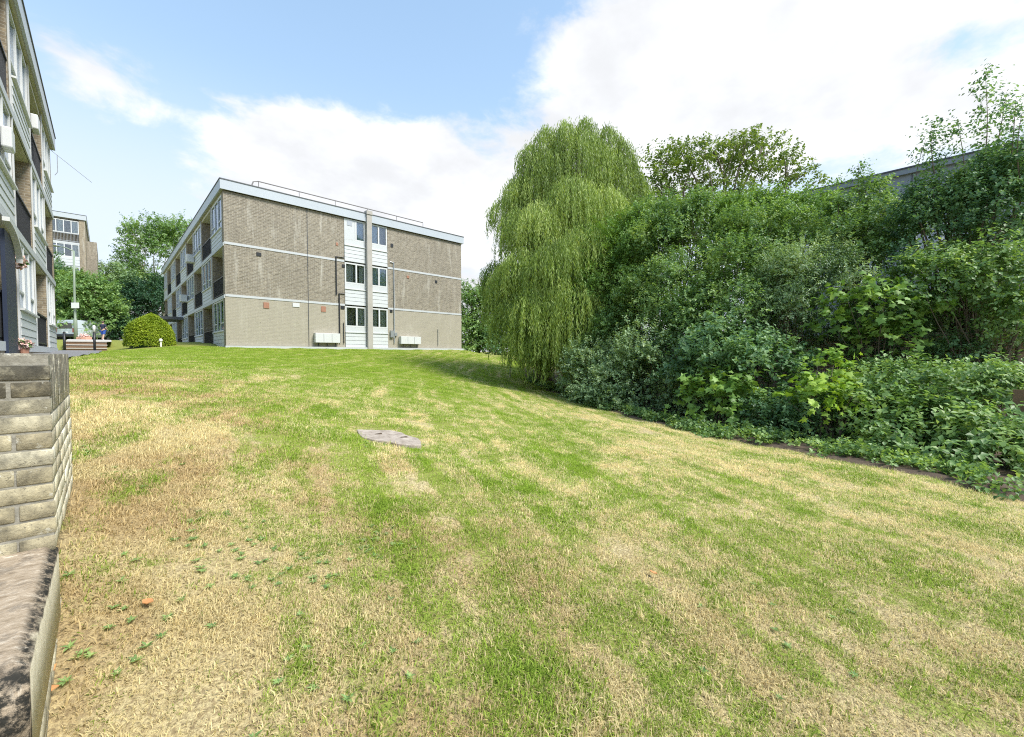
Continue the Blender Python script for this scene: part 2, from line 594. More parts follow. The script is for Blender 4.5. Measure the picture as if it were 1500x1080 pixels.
rng = np.random.default_rng(11)
NG = 90000
CR2 = (math.cos(R(YAW)), -math.sin(R(YAW)))
gx = rng.uniform(-1.2, 24, NG); gy = rng.uniform(-2.5, 27.0, NG)
cz_ = gx * math.sin(R(YAW)) + gy * math.cos(R(YAW))          # depth in front of the viewer
keep = (gx < hedge_x(gy) + .34) & ((gx > -.16) | ((gy > 4.15) & (gx > path_edge(gy) + .12))) & ~((gx > 4.2) & (gy > 25.4)) & (cz_ > -1.0) & ~(((((gx - 2.72) * CR2[0] + (gy - 5.22) * CR2[1]) / .56) ** 2 + (((gx - 2.72) * -CR2[1] + (gy - 5.22) * CR2[0]) / .41) ** 2) < 1)
dens = np.where(cz_ < 9, 80.0, 40.0) / (NG / (25.2 * 29.5))
keep &= rng.uniform(0, 1, NG) < dens
thin = np.sin(gx * 2.9 + 1.3 * np.sin(gy * 2.1)) * np.sin(gy * 3.3 + 1.7 * np.sin(gx * 1.9)) + .6 * np.sin(gx * 7.1 + gy * 5.3) * np.sin(gy * 6.7 - gx * 3.1)
keep &= rng.uniform(0, 1, NG) < np.clip(.82 + .40 * thin, .50, 1.0)
gx, gy = gx[keep], gy[keep]
thick = thin[keep]
gz = lawn_z(gx, gy)
sx = (lawn_z(gx + .1, gy) - gz) / .1; sy = (lawn_z(gx, gy + .1) - gz) / .1
pv, pf, pa = blade_patch(rng, 330, .20, .029, .0034)
rots = np.stack([np.arctan(sy), -np.arctan(sx), np.zeros(len(gx))], 1)
# turn round the normal: Euler XYZ applies Z last, so tilt stays small and the turn is folded into the patch choice
rots[:, 2] = rng.uniform(0, 2 * np.pi, len(gx))
ca, sa = np.cos(rots[:, 2]), np.sin(rots[:, 2])
rx_, ry_ = rots[:, 0].copy(), rots[:, 1].copy()
rots[:, 0] = ca * rx_ + sa * ry_; rots[:, 1] = -sa * rx_ + ca * ry_
go_ = scatter_on_mesh('grass', pv, pf, pa, np.stack([gx, gy, gz], 1), rots, np.clip(rng.normal(.95, .2, len(gx)) + .22 * thick + .9 * (rng.uniform(0, 1, len(gx)) > .975), .5, 1.8), 'grass_blade')
tag(go_, 'short mown grass, part green and part dried to straw', 'grass', kind='stuff')

# ------------------------------------------------------------------ leaves


def leaf_mat(name, dark, mid, light, trans=0.38, rough=0.5, spec=0.35):
    m, t, b = new_mat(name)
    a = t.node('ShaderNodeAttribute', attribute_name='var').outputs['Fac']
    p = pos(t)
    a2 = t.math('ADD', t.math('MULTIPLY', a, 0.72), t.math('MULTIPLY_ADD', t.noise(p, 1.3, 3), 0.9, -0.31))
    c = t.ramp(a2, [(0.08, dark), (0.5, mid), (0.95, light)])
    t.put(b.inputs['Base Color'], c)
    b.inputs['Roughness'].default_value = rough
    b.inputs['Specular IOR Level'].default_value = spec
    tr = t.node('ShaderNodeBsdfTranslucent')
    t.put(tr.inputs['Color'], t.mix(1.0, c, (1.25, 1.2, 0.55, 1), 'MULTIPLY'))
    mx = t.node('ShaderNodeMixShader'); mx.inputs[0].default_value = trans
    t.l.new(b.outputs[0], mx.inputs[1]); t.l.new(tr.outputs[0], mx.inputs[2])
    t.l.new(mx.outputs[0], t.n['Material Output'].inputs[0])
    return m


leaf_mat('leaf_deep', (0.040, 0.100, 0.048), (0.155, 0.295, 0.130), (0.370, 0.520, 0.250), spec=.4, rough=.45)
leaf_mat('leaf_mid', (0.056, 0.128, 0.042), (0.200, 0.340, 0.110), (0.420, 0.560, 0.200), spec=.45, rough=.45)
leaf_mat('leaf_grey', (0.070, 0.145, 0.070), (0.240, 0.370, 0.180), (0.480, 0.600, 0.340), spec=.55, rough=.42)
leaf_mat('leaf_lime', (0.115, 0.220, 0.030), (0.240, 0.400, 0.055), (0.420, 0.570, 0.090), trans=0.35)
leaf_mat('leaf_fresh', (0.080, 0.170, 0.035), (0.190, 0.340, 0.070), (0.370, 0.530, 0.130), trans=0.3)
leaf_mat('leaf_willow', (0.110, 0.180, 0.040), (0.320, 0.440, 0.115), (0.570, 0.670, 0.240), trans=0.38, rough=0.45)
leaf_mat('leaf_gold', (0.130, 0.210, 0.018), (0.290, 0.400, 0.028), (0.520, 0.600, 0.060), trans=0.3)
leaf_mat('leaf_dark', (0.016, 0.055, 0.026), (0.033, 0.094, 0.039), (0.072, 0.150, 0.058), trans=0.2)
leaf_mat('leaf_olive', (0.075, 0.130, 0.028), (0.165, 0.250, 0.055), (0.300, 0.390, 0.105))
plain('bark', (0.13, 0.105, 0.08), 0.95, var=0.4, scale=6, bump=0.6)
plain('bark_pale', (0.36, 0.33, 0.28), 0.9, var=0.35, scale=5, bump=0.4)


def unit(a):
    return a / np.maximum(np.linalg.norm(a, axis=-1, keepdims=True), 1e-9)


def rand_unit(rng, n):
    return unit(rng.normal(size=(n, 3)))


def leaf_quads(P, D, N, L, Wd, rng, var):
    """folded four-point leaves at P along D, facing N"""
    n = len(P)
    N = unit(N - D * (N * D).sum(1, keepdims=True))
    Sd = np.cross(D, N)
    L = L[:, None]; Wd = Wd[:, None]
    V = np.empty((n, 4, 3))
    V[:, 0] = P
    V[:, 1] = P + D * L * .45 + Sd * Wd * .5 + N * Wd * .16
    V[:, 2] = P + D * L - N * L * .10
    V[:, 3] = P + D * L * .45 - Sd * Wd * .5 + N * Wd * .16
    i = np.arange(n)[:, None] * 4
    return V.reshape(-1, 3), np.concatenate([i + [0, 1, 2], i + [0, 2, 3]]), np.repeat(var, 4)


_maple = np.array([(0, 0), (.18, .02), (.46, -.08), (.36, .22), (.62, .42), (.34, .52), (.22, .62), (0, 1.0), (-.22, .62), (-.34, .52), (-.62, .42), (-.36, .22), (-.46, -.08), (-.18, .02)])


def leaf_maple(P, D, N, L, rng, var):
    n = len(P); k = len(_maple)
    N = unit(N - D * (N * D).sum(1, keepdims=True))
    Sd = np.cross(D, N)
    V = np.empty((n, k + 1, 3))
    V[:, 0] = P + D * L[:, None] * .35
    for j, (a, b2) in enumerate(_maple):
        V[:, j + 1] = P + (Sd * a + D * b2 - N * (abs(a) * .22 + max(0, b2 - .5) * .2)) * L[:, None]
    i = np.arange(n)[:, None] * (k + 1)
    Fc = np.concatenate([i + [0, 1 + j, 1 + (j + 1) % k] for j in range(k)])
    return V.reshape(-1, 3), Fc, np.repeat(var, k + 1)


def sprays(rng, A, T, per, tl, ll, lw, kind='plain', droop=0.25, spread=1.0, tone=None):
    """twigs at anchors A with directions T, each carrying leaves alternately; returns mesh arrays"""
    n = len(A)
    tlen = tl * rng.uniform(.6, 1.3, n)
    tt = np.linspace(.12, 1.0, per)[None, :] + rng.uniform(-.05, .05, (n, per))
    bend = rand_unit(rng, n) * .25; bend[:, 2] -= droop * .5
    P = A[:, None, :] + (T[:, None, :] * tt[..., None] + bend[:, None, :] * (tt ** 2)[..., None]) * tlen[:, None, None]
    side = unit(np.cross(T, rand_unit(rng, n)))
    up2 = np.cross(side, T)
    sgn = np.where(np.arange(per) % 2 == 0, 1.0, -1.0)[None, :, None]
    roll = rng.uniform(-.9, .9, (n, per, 1))
    Sd = side[:, None, :] * sgn * np.cos(roll) + up2[:, None, :] * np.sin(roll)
    Dd = unit(T[:, None, :] * .55 + Sd * spread + np.array([0, 0, -droop]) + rng.normal(0, .22, (n, per, 3)))
    Nn = unit(np.array([0, 0, 1.0]) + .55 * T[:, None, :] + rng.normal(0, .45, (n, per, 3)))
    tw = rng.uniform(0, 1, n)
    if tone is None: tone = tw
    var = np.clip(tone[:, None] * .52 + tw[:, None] * .16 + rng.uniform(0, .32, (n, per)), 0, 1)
    P = P.reshape(-1, 3); Dd = Dd.reshape(-1, 3); Nn = Nn.reshape(-1, 3); var = var.ravel()
    L = ll * rng.uniform(.65, 1.3, len(P))
    if kind == 'maple':
        return leaf_maple(P, Dd, Nn, L, rng, var)
    return leaf_quads(P, Dd, Nn, L, L * (lw / ll) * rng.uniform(.8, 1.2, len(P)), rng, var)


def merge(parts):
    V = []; Fc = []; A = []; o = 0
    for v, f, a in parts:
        V.append(v); Fc.append(f + o); A.append(a); o += len(v)
    return np.concatenate(V), np.concatenate(Fc), np.concatenate(A)


def px_blob(px, py, zc, rx, ry, rd=None):
    """crown lobe: centre, radii (camera-right, up, depth) in metres"""
    c = at(px, zc, py)
    return c, rx * zc / F, ry * zc / F, (rd if rd is not None else rx) * zc / F


CR = np.array([math.cos(R(YAW)), -math.sin(R(YAW)), 0.0])
CF = np.array([math.sin(R(YAW)), math.cos(R(YAW)), 0.0])
UP = np.array([0, 0, 1.0])


def lobes_points(rng, lobe, nclump, ntwig, clump=.34, inner=.55):
    """twig anchors gathered in clumps over a lobe, with outward directions"""
    c, rx, rz, rd = lobe
    u = rand_unit(rng, nclump)
    u[:, 2] = np.where(u[:, 2] < -.55, -u[:, 2], u[:, 2])
    rr = rng.uniform(inner, 1.0, (nclump, 1)) ** .6 * rng.uniform(.80, 1.18, (nclump, 1))
    cu = u * rr
    k = rng.integers(0, nclump, ntwig)
    cs = clump * rng.uniform(.5, 1.45, nclump)
    off = rand_unit(rng, ntwig) * (rng.uniform(0, 1, (ntwig, 1)) ** .5) * cs[k][:, None]
    q = cu[k] + off
    A = np.array(c) + q[:, :1] * rx * CR + q[:, 1:2] * rd * CF + q[:, 2:] * rz * UP
    d = q * .6 + off * 1.6
    T = unit(d[:, :1] * CR + d[:, 1:2] * CF + (d[:, 2:] + .28) * UP + rng.normal(0, .3, (ntwig, 3)))
    centres = np.array(c) + cu[:, :1] * rx * CR + cu[:, 1:2] * rd * CF + cu[:, 2:] * rz * UP
    return A, T, centres, rng.uniform(0, 1, nclump)[k]


def branch_pts(a, b, rng, sag=0.12, n=5):
    a = Vector(a); b = Vector(b)
    d = b - a
    j = Vector(rng.normal(0, 1, 3)) * d.length * sag
    return [a.lerp(b, k / (n - 1)) + j * math.sin(math.pi * k / (n - 1)) for k in range(n)]


def shrub(name, label, cat, lobes, mat, seed, ll=.07, lw=.042, per=9, tl=.30, dens=1.0, kind='plain', base=None, stems=7, group=None,
          clump=.34, stem_r=.02, shoots=(), bark='bark', droop=.25, inner=.5, stem_part='stems'):
    """one plant: leaf sprays in lobes (foliage) on branching stems"""
    rng = np.random.default_rng(seed)
    L = [px_blob(*l) for l in lobes]
    if base is None:
        c = np.mean([np.array(l[0]) for l in L], 0)
        base = (c[0], c[1])
    bz = G(*base)
    root = empty(name, (base[0], base[1], bz), label, cat, group)
    parts = []; st = MB()
    for lb in L:
        area = 4 * math.pi * ((lb[1] * lb[2]) ** 1.6 / 3 + (lb[1] * lb[3]) ** 1.6 / 3 + (lb[2] * lb[3]) ** 1.6 / 3) ** (1 / 1.6)
        ntw = int(dens * area * 2.35 / (per * ll * lw * .5) * .55)
        ncl = max(10, int(area / (clump * min(lb[1], lb[2])) ** 2 * .30))
        ncl = min(ncl, 90)
        A, T, cen, tone = lobes_points(rng, lb, ncl, ntw, clump, inner)
        ok = A[:, 2] > Gn(A[:, 0], A[:, 1]) + .04
        A, T = A[ok], T[ok]
        parts.append(sprays(rng, A, T, per, tl, ll, lw, kind, droop, tone=tone[ok]))
        for q in cen[rng.permutation(len(cen))[:stems]]:
            b0 = Vector((base[0] + rng.normal(0, .12), base[1] + rng.normal(0, .12), bz - .05))
            mid = b0.lerp(Vector(q), .55) + Vector((0, 0, .15 * (q[2] - bz)))
            pts = branch_pts(b0, mid, rng, .06, 4)[:-1] + branch_pts(mid, q, rng, .06, 4)
            n = len(pts)
            st.tube(pts, [stem_r * (1 - .8 * k / (n - 1)) for k in range(n)], 5)
    for (px, y0, y1, zc, lean) in shoots:                       # whips standing above the crown
        a = at(px, zc, y0); b2 = at(px + lean, zc, y1)
        n = 7
        pts = branch_pts(a, b2, rng, .04, n)
        st.tube(pts, [.016 * (1 - .8 * k / (n - 1)) for k in range(n)], 5)
        m_ = int(42 * (b2 - a).length)
        tt = rng.uniform(0, 1, m_)
        base_p = np.array([np.array(a) * (1 - q) + np.array(b2) * q for q in tt])
        Td = unit(rand_unit(rng, m_) * [1, 1, .4] + [0, 0, .55])
        parts.append(sprays(rng, base_p, Td, 5, tl * (1.15 - .0), ll, lw, kind, droop))
    V, Fc, Av = merge(parts)
    np_mesh('foliage', V, Fc, mat, root, Av)
    st.build(stem_part, bark, root, smooth=True)
    return root


# ------------------------------------------------------------------ materials of the buildings


def brick_mat(name, c1, c2, mortar, bw=.225, bh=.075, stain=0.35, lowlight=None):
    m, t, b = new_mat(name)
    p = pos(t)
    x, y, z = t.xyz(p)
    uv = t.cxyz(t.math('ADD', x, y), z, 0.0)
    br = t.node('ShaderNodeTexBrick')
    br.offset = 0.5
    t.put(br.inputs['Vector'], uv)
    br.inputs['Color1'].default_value = (*c1, 1); br.inputs['Color2'].default_value = (*c2, 1); br.inputs['Mortar'].default_value = (*mortar, 1)
    br.inputs['Scale'].default_value = 1.0
    br.inputs['Mortar Size'].default_value = .010
    br.inputs['Mortar Smooth'].default_value = .3
    br.inputs['Brick Width'].default_value = bw
    br.inputs['Row Height'].default_value = bh
    c = br.outputs['Color']
    # groups of darker and paler bricks, long stains, runs of efflorescence
    g = t.noise(uv, 9.0, 2, .7)
    c = t.mix(1.0, c, t.ramp(g, [(.25, (.70, .68, .66)), (.5, (1, 1, 1)), (.75, (1.28, 1.25, 1.2))]), 'MULTIPLY')
    big = t.noise(p, .45, 5, .6)
    k = t.math('MULTIPLY_ADD', big, 2 * stain, 1 - stain)
    c = t.mix(1.0, c, t.cxyz(k, k, k), 'MULTIPLY')
    streak = t.noise(t.cxyz(t.math('MULTIPLY', t.math('ADD', x, y), 2.6), t.math('MULTIPLY', z, .35), 0.0), 1.0, 5, .65)
    c = t.mix(t.remap(streak, .52, .78, 0.0, .55), c, (.62, .60, .54))
    streak2 = t.noise(t.cxyz(t.math('MULTIPLY', t.math('ADD', x, y), 3.4), t.math('MULTIPLY', z, .22), 4.0), 1.0, 5, .68)
    c = t.mix(t.remap(streak2, .54, .74, 0.0, .55), c, (.17, .15, .125))
    if lowlight is not None:
        c = t.mix(t.math('MULTIPLY', t.remap(t.math('ADD', z, t.math('MULTIPLY_ADD', big, .8, -.4)), lowlight[0] + .15, lowlight[0] - .05), .60), c, lowlight[1])
        speck = t.noise(uv, 6.0, 2, .8)
        c = t.mix(t.remap(speck, .66, .72, 0, .6), c, (.16, .14, .11))
    t.put(b.inputs['Base Color'], c)
    b.inputs['Roughness'].default_value = .9
    b.inputs['Specular IOR Level'].default_value = .2
    h = t.math('SUBTRACT', 1.0, br.outputs['Fac'])
    t.put(b.inputs['Normal'], t.bump(h, .35, .008))
    return m


brick_mat('brick_stock', (.195, .170, .132), (.285, .250, .196), (.38, .355, .305), stain=.20, lowlight=(2.95, (.43, .40, .325)))
brick_mat('brick_warm', (.235, .19, .135), (.315, .26, .185), (.36, .325, .27), stain=.16)
brick_mat('brick_tan', (.52, .36, .26), (.60, .44, .32), (.55, .50, .44), stain=.15)
plain('white_board', (.53, .555, .57), .55, var=.06, scale=2)
plain('white_frame', (.60, .615, .62), .4, var=.04, scale=2)
plain('white_trim', (.47, .49, .51), .6, var=.10, scale=1.5)
plain('fascia_metal', (.43, .47, .515), .45, var=.07, scale=.8)
plain('roof_edge', (.10, .105, .115), .6)
plain('soffit', (.50, .48, .40), .8)
plain('concrete', (.36, .34, .31), .9, var=.25, scale=2.5, bump=.3)
plain('plaster', (.42, .40, .36), .9)
plain('room_dark', (.10, .10, .10), .9)
plain('black_metal', (.018, .020, .024), .45)
plain('navy', (.016, .026, .055), .5)
plain('rail_grey', (.16, .15, .15), .6)
plain('steel', (.42, .44, .46), .4, metal=.6)
plain('curtain_white', (.74, .75, .76), .9, var=.12, scale=9)
plain('curtain_blue', (.48, .64, .80), .9, var=.15, scale=9)
plain('curtain_grey', (.74, .76, .71), .9, var=.2, scale=9)
plain('terracotta', (.33, .165, .11), .8)
plain('plant_green', (.07, .16, .04), .7, var=.4, scale=20)
plain('pink_flower', (.72, .52, .48), .7, var=.3, scale=25)
plain('slate_clad', (.185, .225, .275), .5, var=.08, scale=.6)
plain('slate_edge', (.05, .06, .075), .5)
plain('timber', (.16, .10, .06), .85, var=.35, scale=5, bump=.4)
plain('lamp_green', (.22, .27, .20), .5)
plain('sign_white', (.80, .80, .80), .5, var=.03)

m, t, b = new_mat('glass')
fr = t.node('ShaderNodeFresnel'); fr.inputs['IOR'].default_value = 1.55
gl = t.node('ShaderNodeBsdfGlossy'); gl.inputs['Roughness'].default_value = .03
gl.inputs['Color'].default_value = (.74, .80, .88, 1)
tp = t.node('ShaderNodeBsdfTransparent'); tp.inputs['Color'].default_value = (.93, .95, .95, 1)
mx = t.node('ShaderNodeMixShader')
t.put(mx.inputs[0], t.math('ADD', t.math('MULTIPLY', fr.outputs[0], 1.05), .10, clamp=True))
t.l.new(tp.outputs[0], mx.inputs[1]); t.l.new(gl.outputs[0], mx.inputs[2])
t.l.new(mx.outputs[0], t.n['Material Output'].inputs[0])


# ------------------------------------------------------------------ apartment blocks
ST = 2.65            # storey height


class Side:
    """coordinates on a facade: s along it, d inwards, z"""
    def __init__(s, axis, plane, start, sdir, inward):
        s.axis, s.plane, s.start, s.sdir, s.inw = axis, plane, start, sdir, inward

    def box(s, mb, s0, s1, d0, d1, z0, z1):
        a0, a1 = s.start + s.sdir * s0, s.start + s.sdir * s1
        b0, b1 = s.plane + s.inw * d0, s.plane + s.inw * d1
        if s.axis == 'y':
            mb.box(b0, b1, a0, a1, z0, z1)
        else:
            mb.box(a0, a1, b0, b1, z0, z1)
        return mb

    def pt(s, a, d, z):
        if s.axis == 'y':
            return (s.plane + s.inw * d, s.start + s.sdir * a, z)
        return (s.start + s.sdir * a, s.plane + s.inw * d, z)


def boards(side, root, s0, s1, z0, z1, n=5, proud=0.0):
    mb = MB()
    h = (z1 - z0) / n
    for k in range(n):
        za = z0 + k * h
        p = [side.pt(a, d, z) for (a, d, z) in ((s0, -.034 - proud, za + .010), (s1, -.034 - proud, za + .010), (s1, .03, za + .012), (s0, .03, za + .012),
                                                (s0, -.020 - proud, za + h), (s1, -.020 - proud, za + h), (s1, .03, za + h), (s0, .03, za + h))]
        mb.hexa(p)
    side.box(mb, s0, s1, .03, .06, z0, z1)
    return mb.build('cladding_panel', 'white_board', root)


def window(side, root, s0, s1, z0, z1, splits, d=.03, fw=.055, transoms=(), curtain=None, crng=None, depth=.12, mat='white_frame', part='window'):
    """framed window: frame with bars, one pane per light; splits are fractions along it"""
    mb = MB()
    side.box(mb, s0, s1, d - .04, d + .05, z0, z0 + fw)
    side.box(mb, s0, s1, d - .04, d + .05, z1 - fw, z1)
    side.box(mb, s0, s0 + fw, d - .04, d + .05, z0 + fw, z1 - fw)
    side.box(mb, s1 - fw, s1, d - .04, d + .05, z0 + fw, z1 - fw)
    ed = [0.0] + list(splits) + [1.0]
    w = s1 - s0
    for q in splits:
        side.box(mb, s0 + q * w - fw * .55, s0 + q * w + fw * .55, d - .045, d + .05, z0 + fw, z1 - fw)
    for (k, q) in transoms:
        a, b2 = s0 + ed[k] * w, s0 + ed[k + 1] * w
        side.box(mb, a + fw, b2 - fw, d - .035, d + .045, z0 + q * (z1 - z0) - .025, z0 + q * (z1 - z0) + .025)
    fo = mb.build(part, mat, root)
    for k in range(len(ed) - 1):
        a, b2 = s0 + ed[k] * w + fw * .5, s0 + ed[k + 1] * w - fw * .5
        side.box(MB(), a, b2, d, d + .012, z0 + fw * .5, z1 - fw * .5).build('pane', 'glass', fo)
    if curtain:
        cm, spans = curtain
        for (q0, q1) in spans:
            mb = MB()
            a = s0 + fw + q0 * (w - 2 * fw); e = s0 + fw + q1 * (w - 2 * fw)
            n = max(2, int((e - a) / .07))
            for k in range(n):                                   # pleats
                aa, bb = a + (e - a) * k / n, a + (e - a) * (k + 1) / n
                o = .02 if k % 2 else .05
                side.box(mb, aa, bb + .012, d + depth + o, d + depth + o + .02, z0 + fw, z1 - fw)
            mb.build('curtain', cm, fo)
    return fo


def rails(side, root, s0, s1, z0, z1, solid=True, mat='black_metal', d=.02):
    mb = MB()
    side.box(mb, s0, s1, d - .02, d + .03, z1 - .05, z1)
    side.box(mb, s0, s1, d - .01, d + .02, z0 + .08, z0 + .12)
    n = max(3, int((s1 - s0) / .11))
    for k in range(n + 1):
        a = s0 + .01 + (s1 - s0 - .035) * k / n
        side.box(mb, a, a + .015, d, d + .015, z0, z1 - .05)
    if solid:
        side.box(mb, s0, s1, d + .022, d + .035, z0 + .12, z1 - .06)
    return mb.build('railing', mat, root)


def long_facade(side, root, nb, bw, z0, first, seed, brick, skip=(), DEP=1.35):
    rng = random.Random(seed)
    pier = .40
    top = z0 + 3 * ST + .0
    # party piers between bays, running back to the inner wall
    for k in range(nb + 1):
        a = k * bw - (pier / 2 if 0 < k < nb else (0 if k == 0 else pier))
        e = a + pier
        side.box(MB(), a, e, 0, DEP, z0 - .05, top).build('pier', brick, root)
        if 0 < k < nb:
            side.box(MB(), a + .17, a + .22, -.03, .0, z0, top).build('cover_strip', 'white_trim', root)
    for f in range(4):
        zf = z0 + f * ST
        if f == 3: zf = top
        side.box(MB(), pier, nb * bw - pier, .012, DEP, zf - .14, zf).build('floor_slab', 'soffit', root)
        if f < 3:
            side.box(MB(), .0, nb * bw, -.035, -.004, zf - .12, zf + .06).build('floor_band', 'white_trim', root)
    for k in range(nb):
        for f in range(3):
            a, e = k * bw + pier / 2 * (1 if k else 2), (k + 1) * bw - pier / 2 * (1 if k < nb - 1 else 2)
            zb = z0 + f * ST + .06; zt = z0 + (f + 1) * ST - .14
            if (k + f + first) % 2 == 0:
                boards(side, root, a, e, zb, zb + .78, 4)
                side.box(MB(), a - .02, e + .02, -.09, .06, zb + .785, zb + .83).build('sill', 'white_frame', root)
                cm = rng.choice(['curtain_white', 'curtain_white', 'curtain_grey', 'curtain_white'])
                sp = rng.choice([[(0, .3), (.72, 1)], [(0, .3)], [(0, .45)], [(0, .2), (.8, 1)], [(.66, 1)]])
                window(side, root, a, e, zb + .832, zt, (.33, .66), transoms=((0, .26), (2, .26)), curtain=(cm, sp))
            else:
                if (k, f) in skip: continue
                side.box(MB(), a, e, DEP - .10, DEP, zb, zt).build('back_wall', brick, root)
                w = e - a
                window(side, root, a + w * .08, a + w * .40, zb + .02, zb + 2.1, (), d=DEP - .16, part='balcony_door', curtain=None)
                window(side, root, a + w * .46, a + w * .92, zb + .85, zb + 2.1, (.5,), d=DEP - .16, curtain=('curtain_white', [(0, .4)]), depth=.05)
                rails(side, root, a + .002, e - .002, zb + .0, zb + 1.0, solid=rng.random() < .75)


def roof_slab(root, x0, x1, y0, y1, zb, zt, over=.14):
    side = MB()
    t = .06
    X0, X1, Y0, Y1 = x0 - over, x1 + over, y0 - over, y1 + over
    side.box(X0, X1, Y0, Y0 + t, zb, zt).box(X0, X1, Y1 - t, Y1, zb, zt).box(X0, X0 + t, Y0 + t, Y1 - t, zb, zt).box(X1 - t, X1, Y0 + t, Y1 - t, zb, zt)
    ro = MB().box(X0 + t, X1 - t, Y0 + t, Y1 - t, zb + .03, zt - .08).build('roof', 'soffit', root)
    side.build('fascia', 'fascia_metal', ro)
    e = .025
    MB().box(X0 - e, X1 + e, Y0 - e, Y0 + .10, zt, zt + .045).box(X0 - e, X1 + e, Y1 - .1, Y1 + e, zt, zt + .045).box(X0 - e, X0 + .1, Y0 + .1, Y1 - .1, zt, zt + .045).box(
        X1 - .1, X1 + e, Y0 + .1, Y1 - .1, zt, zt + .045).build('edge_trim', 'roof_edge', ro)
    return ro


# ---- main block: brick gable to the lawn, long facade receding
MX0, MX1, MY0, MY1, MZ = 4.39, 19.33, 25.6, 56.4, .36
block = empty('apartment_block', ((MX0 + MX1) / 2, (MY0 + MY1) / 2, MZ), 'three storey block of flats across the lawn, brick gable with a white window column', 'apartment building')
MT = MZ + 3 * ST
DEP = 1.35
B0, P0, P1, B1 = 10.50, 11.85, 12.17, 13.34
gs = Side('x', MY0, MX0, 1, 1)
# inner core (rooms' back walls)
MB().box(MX0 + DEP, MX1 - .3, MY0 + .75, MY1 - .3, MZ - .3, MT).build('inner_wall', 'plaster', block)
MB().box(MX0 + .305, B0, MY0, MY0 + .30, MZ, MT).box(MX0, MX0 + .305, MY0, MY0 + .012, MZ, MT).build('gable_wall', 'brick_stock', block)
MB().box(B1, MX1, MY0, MY0 + .30, MZ, MT).build('gable_wall', 'brick_stock', block)
MB().box(MX1 - .3, MX1, MY0 + .3, MY1 - .3, MZ, MT).build('rear_wall', 'brick_stock', block)
MB().box(MX0, MX1, MY1 - .3, MY1, MZ, MT).build('end_wall', 'brick_stock', block)
mb = MB()
for f in (1, 2):
    z = MZ + f * ST
    mb.box(MX0 + .01, B0, MY0 - .02, MY0, z - .03, z + .09).box(B1, MX1, MY0 - .02, MY0, z - .03, z + .09)
mb.build('string_course', 'white_trim', block)
MB().box(MX0 - .06, MX1 + .06, MY0 - .19, MY0 - .047, MZ - .9, MZ + .11).box(MX0 - .06, MX0 + .3, MY0 - .046, MY1, MZ - .9, MZ + .001).build('plinth', 'white_trim', block)
MB().box(P0, P1, MY0 - .26, MY0 + .3, MZ - .1, MT + .62).build('concrete_pier', 'concrete', block)
MB().box(P0 - .03, P1 + .03, MY0 - .30, MY0 + .1, MT + .46, MT + .68).build('pier_cap', 'concrete', block)
gcur = {(0, 0): ('curtain_grey', [(0, .12), (.62, 1)]), (0, 1): ('curtain_grey', [(0, .38), (.62, 1)]), (1, 0): ('curtain_grey', [(0, .42), (.78, 1)]),
        (1, 1): ('curtain_blue', [(0, .45), (.52, 1)]), (2, 0): ('curtain_blue', [(.5, 1)]), (2, 1): ('curtain_blue', [(0, .44)])}
for f in range(3):
    zb = MZ + f * ST
    for c_, (a, e) in enumerate(((B0, P0), (P1, B1))):
        a -= MX0; e -= MX0
        boards(gs, block, a + .02, e - .02, zb + .06, zb + 1.0, 4)
        gs.box(MB(), a + .01, e - .01, -.07, .06, zb + 1.002, zb + 1.04).build('sill', 'white_frame', block)
        gs.box(MB(), a + .02, e - .02, -.012, .06, zb + 1.045, zb + 1.36).build('infill_panel', 'white_board', block)
        window(gs, block, a + .02, e - .02, zb + 1.365, zb + ST - .02, (.55,) if c_ == 0 else (.48,), fw=.085, curtain=gcur[(f, c_)], depth=.10)
gs.box(MB(), B0 - MX0 + .05, B0 - MX0 + .68, -.012, .028, MZ + 2 * ST + 1.40, MZ + 3 * ST - .03).build('infill_panel', 'white_board', block)
gs.box(MB(), B0 - MX0 + .2, B0 - MX0 + .5, -.03, -.013, MZ + 3 * ST - .42, MZ + 3 * ST - .15).build('wall_vent', 'steel', block)
gs.box(MB(), B0 - MX0, B1 - MX0, .5, .74, MZ, MT).build('inner_wall', 'plaster', block)
fs = Side('y', MX0, MY0 + .012, 1, 1)
long_facade(fs, block, 9, (MY1 - MY0 - .012) / 9, MZ, 0, 5, 'brick_warm')
ro = roof_slab(block, MX0, MX1, MY0, MY1, MT + .02, MT + .50)
mb = MB()
hy0 = MY0 + .9
RZ = MT + .42
rx0, rx1 = 6.2, 16.6
for z in (.42, .78):
    if z > .5:
        mb.tube([(rx0 - .5, hy0, RZ), (rx0 - .25, hy0, RZ + z - .08), (rx0, hy0, RZ + z), (rx1, hy0, RZ + z)], .032, 6)
for k in range(6):
    x = rx0 + (rx1 - rx0) * k / 5
    mb.tube([(x, hy0, RZ - .02), (x, hy0, RZ + .78)], .018, 6)
mb.build('roof_railing', 'rail_grey', ro)
# pipes, vents, meter boxes on the gable
fy = MY0 - .05


def gx_at(px):
    d = cam_dir(px, 470)
    return d.x / d.y * MY0


def gz_at(px, py):
    d = cam_dir(px, py)
    return d.z / d.y * MY0


